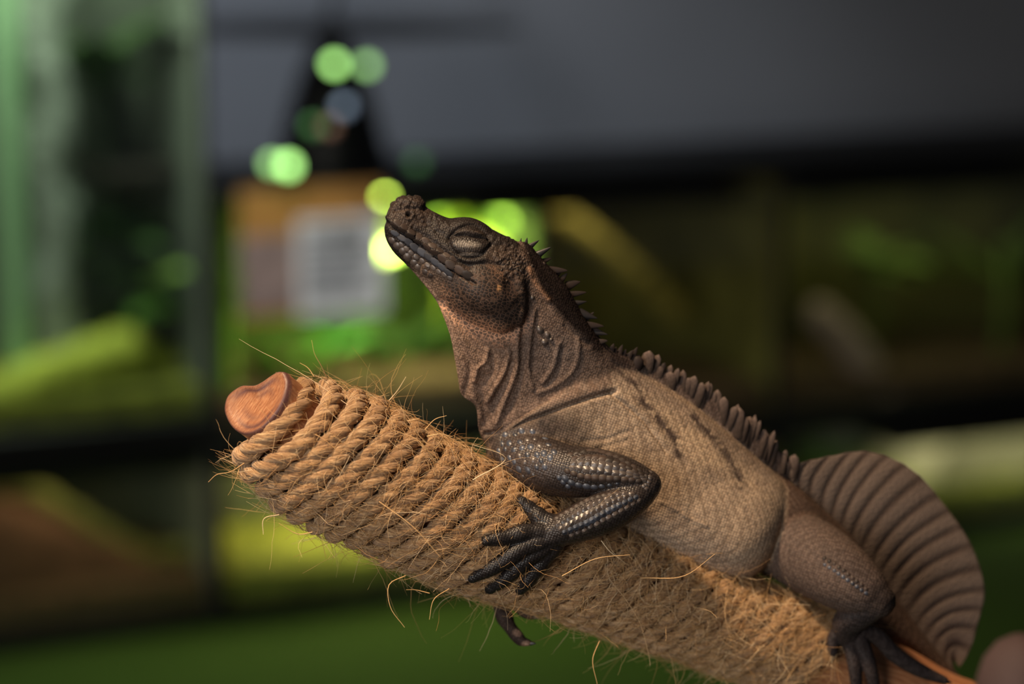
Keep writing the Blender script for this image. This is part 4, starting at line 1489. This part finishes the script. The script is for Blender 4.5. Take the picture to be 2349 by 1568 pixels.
# each scale a little lighter or darker
sep = k.n('ShaderNodeSeparateColor')
k.l(cs, sep.inputs[0])
vary = k.ramp(sep.outputs[0], [(0, (.82, .82, .82)), (1, (1.18, 1.15, 1.12))])
col_ = k.mix(1.0, col_, vary, 'MULTIPLY')
rough = k.math('SUBTRACT', .60, k.math('MULTIPLY', gloss, .24))
k.set(Base_Color=col_, Roughness=rough, Specular_IOR_Level=k.math('ADD', .08, k.math('MULTIPLY', gloss, .24)), Normal=k.bump(h, .42, .00022))
k.b.inputs['Subsurface Weight'].default_value = .05
k.b.inputs['Subsurface Radius'].default_value = (.0012, .0005, .0003)
M_skin = k.m
body = obj("body", bme, M_skin, lizard)

# --- tail sail: thin sheet with raised rays
FB = catmull(np.array([(1812, 1088, 500), (1870, 1152, 545), (1935, 1224, 588), (2000, 1300, 634), (2055, 1368, 674), (2110, 1442, 714), (2190, 1536, 762)], float), 221)
FE = catmull(np.array([(1816, 1064, 500), (1905, 1044, 560), (1990, 1034, 610), (2085, 1070, 650), (2170, 1160, 690), (2240, 1275, 720), (2259, 1360, 735), (2243, 1430, 745), (2225, 1490, 760), (2200, 1532, 765)], float), 221)
ns, ntt = 221, 46
u_ = np.linspace(0, 1, ns)[:, None]
t_ = np.linspace(-.22, 1, ntt)[None]
base = FB[:, None] * (1 - t_[..., None]) + FE[:, None] * t_[..., None]
perp = np.stack([(FE - FB)[:, 1], -(FE - FB)[:, 0], np.zeros(ns)], -1)
base = base + unit(perp)[:, None] * (np.sin(np.clip(t_, 0, 1) * math.pi) * np.linspace(4, 22, ns)[:, None])[..., None]
NRAY = 17
wave = 1 - 2 * np.abs(np.cos(u_ * NRAY * math.pi + .2 * np.sin(t_ * 5) + .25 * np.sin(u_ * 23))) ** 5
env = np.clip(t_ * 4, 0, 1) * np.clip((1.02 - t_) * 6, 0.25, 1)
ridge = 1.6 * wave * env
belly = -20 * np.sin(np.clip(t_, 0, 1) * math.pi * .9) * np.sin(u_ * math.pi)
thick = 7.5 * (1 - .72 * np.clip(t_, 0, 1))
edge_wob = 2.0 * np.abs(np.sin(u_ * NRAY * math.pi)) * np.clip((t_ - .9) * 10, 0, 1)
A = base.copy()
A[..., 2] += belly - thick + -ridge
A[..., 1] += edge_wob
Bk = base.copy()
Bk[..., 2] += belly + thick - ridge * .6
Bk[..., 1] += edge_wob
Vf = np.concatenate([A.reshape(-1, 3), Bk.reshape(-1, 3)])
gf = grid_faces(ns, ntt)
nA = ns * ntt
ii = np.arange(ns - 1)
jj = np.arange(ntt - 1)
eds = [np.stack([ii * ntt + ntt - 1, (ii + 1) * ntt + ntt - 1, (ii + 1) * ntt + ntt - 1 + nA, ii * ntt + ntt - 1 + nA], -1),
       np.stack([jj, jj + 1, jj + 1 + nA, jj + nA], -1), np.stack([(ns - 1) * ntt + jj, (ns - 1) * ntt + jj + 1, (ns - 1) * ntt + jj + 1 + nA, (ns - 1) * ntt + jj + nA], -1)]
fme = np_mesh("tail_sail", Pn(Vf), np.concatenate([gf, gf[:, ::-1] + nA] + eds))
bm = bmesh.new()
bm.from_mesh(fme)
bmesh.ops.recalc_face_normals(bm, faces=bm.faces)
bm.to_mesh(fme)
bm.free()
fw = np.concatenate([(wave * np.ones_like(t_)).ravel()] * 2)
fme.attributes.new('ray', 'FLOAT', 'POINT').data.foreach_set('value', (fw * .5 + .5).astype(np.float32))
k = NT("sail_skin")
r_ = k.n('ShaderNodeAttribute', attribute_name='ray').outputs['Fac']
co = k.objco()
nzz = k.noise(co, 180, 4, .6)
cc = k.ramp(k.math('ADD', k.math('MULTIPLY', r_, .75), k.math('MULTIPLY', nzz, .5)), [(.2, (.070, .049, .039)), (.7, (.118, .086, .068)), (1.05, (.150, .112, .090))])
vb = k.n('ShaderNodeTexVoronoi', i_Scale=1300.0)
k.l(co, vb.inputs['Vector'])
k.set(Base_Color=cc, Roughness=.7, Specular_IOR_Level=.15, Normal=k.bump(vb.outputs['Distance'], .5, .0004))
M_sail = k.m
obj("tail_sail", fme, M_sail, lizard)
# --- spines, crest lobes, claws, large scales: each its own part
M_spine = simple("spine_horn", (.016, .014, .015), .42, .4, 900, .3)
M_spineb = simple("spine_horn_brown", (.022, .015, .013), .6, .5, 900, .15)
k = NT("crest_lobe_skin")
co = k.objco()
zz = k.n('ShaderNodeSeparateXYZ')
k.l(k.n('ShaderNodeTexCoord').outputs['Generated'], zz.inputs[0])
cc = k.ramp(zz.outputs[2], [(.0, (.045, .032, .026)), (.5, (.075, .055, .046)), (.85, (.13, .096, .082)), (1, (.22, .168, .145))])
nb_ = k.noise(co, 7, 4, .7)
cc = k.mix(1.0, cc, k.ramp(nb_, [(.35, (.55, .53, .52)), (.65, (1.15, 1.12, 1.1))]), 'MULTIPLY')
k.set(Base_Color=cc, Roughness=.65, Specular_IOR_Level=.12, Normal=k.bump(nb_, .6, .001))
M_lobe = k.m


def unit_cone(name, flat, bulge, seg=10, rings=8, curve=0.0):
    """pointed or rounded spine along +Z, height 1, base radius 1 (x) and flat (y)"""
    V = []
    for i in range(rings + 1):
        q = i / rings
        r_ = (1 - q ** bulge) ** (1 / bulge) if bulge > 1 else (1 - q)
        r_ = max(r_, .03)
        for a in np.linspace(0, 2 * math.pi, seg, endpoint=False):
            V.append((r_ * math.cos(a) + curve * q * q, flat * r_ * math.sin(a), q))
    return np_mesh(name, np.array(V), [grid_faces(rings + 1, seg, True), np.array([[rings * seg, rings * seg + j, rings * seg + j + 1] for j in range(1, seg - 1)])])


SP_sharp = unit_cone("crest_spine", .6, 1.15)
SP_flat = unit_cone("crest_spine", .3, 1.4, curve=.25)
SP_lobe = unit_cone("crest_lobe", .45, 3.2)
SP_dark = unit_cone("crest_lobe", .45, 2.6)
for m_, mt in ((SP_sharp, M_spine), (SP_flat, M_spineb), (SP_lobe, M_lobe), (SP_dark, M_spineb)): m_.materials.append(mt)


def place_along(me, name, p0, p1, width, depth_dir=None):
    """instance with +Z from p0 to p1 (pixel-depth points), width in pixels across the image"""
    a, b = Pn(np.array([p0, p1], float))
    z = Vector(b - a)
    Lz = z.length
    z.normalize()
    y = Vector(FWD)
    x = y.cross(z).normalized()
    y = z.cross(x).normalized()
    sc = 1 + p0[2] * S / DIST
    wdt = width * S * sc
    M = Matrix(((x.x * wdt, y.x * wdt, z.x * Lz, a[0]), (x.y * wdt, y.y * wdt, z.y * Lz, a[1]), (x.z * wdt, y.z * wdt, z.z * Lz, a[2]), (0, 0, 0, 1)))
    o = bpy.data.objects.new(name, me)
    COL.objects.link(o)
    o.parent = lizard
    o.matrix_parent_inverse = Matrix.Identity(4)
    o.matrix_local = Matrix.Translation(-Vector(lizard.location)) @ M
    return o


spn = [((1192, 560), (1196, 545), 4, 0), ((1206, 560), (1209, 544), 5, 0), ((1214, 566), (1237, 550), 7, 0), ((1229, 586), (1265, 566), 9.5, 0), ((1241, 601), (1265, 590), 7, 1), ((1258, 620), (1303, 618), 10, 1),
       ((1284, 646), (1300, 625), 8, 1), ((1300, 656), (1331, 643), 11, 1), ((1305, 676), (1346, 668), 8, 1), ((1318, 696), (1347, 691), 8, 0), ((1328, 718), (1371, 730), 13, 0), ((1330, 745), (1386, 745), 11, 1),
       ((1362, 760), (1395, 767), 9, 0), ((1370, 785), (1394, 779), 8, 1), ((1275, 634), (1290, 614), 6, 1), ((1345, 733), (1362, 714), 6, 1), ((1352, 752), (1380, 757), 7, 1)]
for (a, b, w_, kind) in spn:
    dm = 192 + (a[0] - 1190) * .33
    place_along(SP_flat if kind else SP_sharp, "crest_spine", (*a, dm), (*b, dm + random.uniform(-6, 6)), w_)
cb = catmull(np.array([(1398, 815, 272), (1470, 850, 328), (1560, 900, 365), (1650, 962, 402), (1735, 1032, 445), (1808, 1092, 505)], float), 46)
ct_ = catmull(np.array([(1402, 792, 272), (1485, 806, 328), (1565, 849, 365), (1655, 902, 402), (1735, 958, 445), (1812, 1046, 505)], float), 46)
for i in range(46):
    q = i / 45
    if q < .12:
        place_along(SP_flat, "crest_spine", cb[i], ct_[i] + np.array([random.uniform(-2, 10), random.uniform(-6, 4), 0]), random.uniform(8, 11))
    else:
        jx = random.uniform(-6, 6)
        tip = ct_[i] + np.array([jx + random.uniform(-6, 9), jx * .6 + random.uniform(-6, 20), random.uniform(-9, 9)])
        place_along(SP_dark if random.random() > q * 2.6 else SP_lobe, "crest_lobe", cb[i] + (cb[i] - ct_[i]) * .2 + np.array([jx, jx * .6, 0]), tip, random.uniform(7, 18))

# claws
k = NT("claw_horn")
k.set(Base_Color=(.34, .26, .22), Roughness=.3, Specular_IOR_Level=.5)
k.b.inputs['Transmission Weight'].default_value = .0
M_claw = k.m
k = NT("dark_claw_horn")
k.set(Base_Color=(.03, .025, .024), Roughness=.3)
M_clawd = k.m
SP_claw = unit_cone("claw", .6, 1.25, curve=-.35)
SP_claw.materials.append(M_claw)
SP_clawd = unit_cone("claw", .6, 1.25, curve=-.35)
SP_clawd.materials.append(M_clawd)
for i, r_ in enumerate(FR):
    e, d_ = r_[-1, :3], unit((r_[-1, :3] - r_[-4, :3])[None])[0]
    place_along(SP_claw if i in (0, 1, 2) else SP_clawd, "claw", e + d_ * 4, e + d_ * (24 if i == 2 else 17) + np.array([0, 2 if i != 2 else -8, 4]), 7)
for r_ in TOES + FT:
    e, d_ = r_[-1, :3], unit((r_[-1, :3] - r_[-4, :3])[None])[0]
    place_along(SP_clawd, "claw", e + d_ * 3, e + d_ * 20, 6)

# large scales, set on the skin where the photograph shows them
bpy.context.view_layer.update()
bvh = BVHTree.FromObject(body, bpy.context.evaluated_depsgraph_get())


def dome_scale(name, keel, power, n=7, m=9):
    """scale lying in XY (x along the row, unit half-length), domed in Z"""
    V = []
    for i in range(n):
        q = i / (n - 1)
        for j in range(m):
            a = j / m * 2 * math.pi
            ex = 1.0 if keel == 0 else .8
            rx = abs(math.cos(a)) ** ex * math.copysign(1, math.cos(a)) * q
            ry = abs(math.sin(a)) ** ex * math.copysign(1, math.sin(a)) * q
            z = (1 - q ** power)
            if keel: z = z * (.55 + .45 * (1 - abs(ry)) ** 2) * (1 + .35 * rx)
            V.append((rx, ry, z))
    return np_mesh(name, np.array(V), grid_faces(n, m, True))


k = NT("dark_scale")
oi = k.n('ShaderNodeObjectInfo').outputs['Random']
k.set(Base_Color=k.ramp(oi, [(0, (.032, .026, .025)), (1, (.085, .067, .058))]), Roughness=.36, Specular_IOR_Level=.6)
M_scd = k.m
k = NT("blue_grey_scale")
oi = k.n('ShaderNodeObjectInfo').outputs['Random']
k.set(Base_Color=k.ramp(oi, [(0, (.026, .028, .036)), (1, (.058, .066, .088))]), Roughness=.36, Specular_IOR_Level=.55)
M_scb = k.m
k = NT("brown_scale")
oi = k.n('ShaderNodeObjectInfo').outputs['Random']
k.set(Base_Color=k.ramp(oi, [(0, (.024, .018, .015)), (1, (.056, .038, .030))]), Roughness=.5, Specular_IOR_Level=.3)
M_scn = k.m
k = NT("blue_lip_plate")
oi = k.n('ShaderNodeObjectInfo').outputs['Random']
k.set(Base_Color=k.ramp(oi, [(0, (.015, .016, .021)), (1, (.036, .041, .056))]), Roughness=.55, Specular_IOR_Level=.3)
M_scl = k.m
SC = {}
for nm, mt in (('d', M_scd), ('b', M_scb), ('n', M_scn), ('l', M_scl)):
    for kl in (0, 1, 2):
        me = dome_scale("scale", kl % 2, 4.5 if kl == 2 else 2.0)
        me.materials.append(mt)
        SC[nm, kl] = me
n_scales = [0]


def put_scale(px, py, ang, ln, wd, ht, kind='d', keel=1):
    v_ = ray(px, py)
    v_ = v_ / np.linalg.norm(v_)
    loc, nrm, fi, dd = bvh.ray_cast(Vector(CAM), Vector(v_))
    if loc is None or dd > 1.0: return
    n_ = nrm.normalized()
    if n_.dot(Vector(v_)) > 0: n_ = -n_
    x = Vector(RGT * math.cos(ang) - UPV * math.sin(ang))
    x = (x - n_ * x.dot(n_)).normalized()
    y = n_.cross(x)
    sc = dd / DIST * S
    a, b, c = ln * .62 * sc, wd * .66 * sc, ht * .9 * sc
    p_ = loc - n_ * (ht * .18 * sc)
    M = Matrix(((x.x * a, y.x * b, n_.x * c, p_.x), (x.y * a, y.y * b, n_.y * c, p_.y), (x.z * a, y.z * b, n_.z * c, p_.z), (0, 0, 0, 1)))
    o = bpy.data.objects.new("scale", SC[kind, keel])
    COL.objects.link(o)
    o.parent = lizard
    o.matrix_local = Matrix.Translation(-Vector(lizard.location)) @ M
    n_scales[0] += 1


def row(poly, n, ln, wd, ht, kind='d', keel=1, grow=None, jit=.6):
    c = catmull(np.array(poly, float), n * 4)
    t_ = np.gradient(c, axis=0)
    for i in range(n):
        j = min(int((i + .5) * 4), len(c) - 1)
        g_ = 1 if grow is None else np.interp(i / max(1, n - 1), [0, .5, 1], grow)
        put_scale(c[j, 0] + random.uniform(-jit, jit), c[j, 1] + random.uniform(-jit, jit), math.atan2(t_[j, 1], t_[j, 0]), ln * g_, wd * g_, ht * g_, kind, keel)


G = (.7, 1.1, .75)
row([(1300, 1043), (1331, 1035), (1363, 1031), (1394, 1038), (1424, 1050), (1450, 1066), (1470, 1080)], 12, 19, 13, 4, 'n', 1, G)
row([(1310, 1051), (1345, 1047), (1385, 1051), (1420, 1062), (1450, 1076), (1474, 1088)], 11, 20, 14, 4.5, 'n', 1, G)
row([(1308, 1062), (1345, 1060), (1385, 1066), (1426, 1074), (1455, 1085), (1478, 1095)], 11, 21, 14, 4.5, 'd', 1, G)
row([(1303, 1070), (1325, 1073), (1367, 1079), (1413, 1085), (1449, 1091), (1480, 1100)], 11, 21, 14, 5, 'd', 1, G)
row([(1294, 1076), (1311, 1085), (1351, 1095), (1397, 1098), (1435, 1099), (1470, 1103)], 11, 21, 15, 5.5, 'n', 0, G)
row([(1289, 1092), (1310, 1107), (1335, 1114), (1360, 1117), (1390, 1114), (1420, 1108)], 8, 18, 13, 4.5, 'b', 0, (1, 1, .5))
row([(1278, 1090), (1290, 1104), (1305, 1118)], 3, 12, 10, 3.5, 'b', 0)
for i_, (a, b, n_, kd_) in enumerate([(((1420, 1127), (1360, 1140), (1300, 1172), (1272, 1188)), 12, 11, 'n'), (((1440, 1128), (1375, 1147), (1310, 1183), (1276, 1203)), 13, 12, 'd'),
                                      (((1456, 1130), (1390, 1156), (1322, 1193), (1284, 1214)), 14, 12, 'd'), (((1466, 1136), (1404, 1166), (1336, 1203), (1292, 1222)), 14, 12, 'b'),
                                      (((1474, 1144), (1418, 1176), (1352, 1212), (1308, 1230)), 12, 12, 'd')]):
    row(a, b, 18 - i_ * .8, 13, 4.5, kd_, 1, (.75, 1.05, .8))
# elbow
for i_ in range(12):
    put_scale(1480 + random.uniform(-12, 16), 1096 + random.uniform(-16, 24), .6, 10, 8, 3, 'd', 1)
# shoulder: bluish beads
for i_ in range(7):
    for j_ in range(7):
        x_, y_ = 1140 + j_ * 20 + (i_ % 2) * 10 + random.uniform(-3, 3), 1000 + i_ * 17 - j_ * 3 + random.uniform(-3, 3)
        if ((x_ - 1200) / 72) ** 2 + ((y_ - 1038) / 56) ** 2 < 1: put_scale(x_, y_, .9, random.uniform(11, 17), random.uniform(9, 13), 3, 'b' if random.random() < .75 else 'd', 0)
# lips and chin
row([(893, 512), (925, 531), (960, 556), (1000, 582), (1035, 608), (1078, 634)], 10, 24, 15, 2.0, 'n', 2, (.8, 1, 1.1))
row([(905, 505), (935, 525), (970, 548), (1010, 573), (1045, 597)], 9, 18, 12, 1.8, 'n', 2)
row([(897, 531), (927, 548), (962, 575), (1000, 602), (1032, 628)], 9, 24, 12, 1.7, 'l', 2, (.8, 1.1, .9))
row([(893, 545), (906, 560), (923, 577), (937, 592), (955, 608), (973, 623), (992, 636)], 8, 16, 14, 3.0, 'd', 0, (1.0, 1.1, .8))
row([(915, 556), (945, 581), (975, 603), (1005, 622), (1035, 640)], 10, 14, 10, 1.8, 'd', 2)
# temple beads
for i_ in range(34):
    x_, y_ = random.gauss(1178, 20), random.gauss(606, 14)
    put_scale(x_, y_, .5, random.uniform(5, 9), random.uniform(5, 8), 3, 'n', 0)
put_scale(1222, 683, 1.4, 11, 9, 5, 'd', 0)
for (x_, y_, l_, w_, a_) in ((1239, 757, 20, 14, 1.1), (1256, 768, 18, 12, 1.2), (1250, 785, 17, 14, .2), (1264, 778, 10, 9, .5)):
    put_scale(x_, y_, a_, l_, w_, 7, 'd', 0)
# thigh rows
row([(1884, 1276), (1915, 1293), (1950, 1320), (1990, 1352)], 10, 10, 9, 3.5, 'n', 0, (1, 1, .8))
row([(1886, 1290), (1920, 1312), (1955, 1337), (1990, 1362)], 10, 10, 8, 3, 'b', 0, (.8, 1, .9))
print("large scales", n_scales[0])
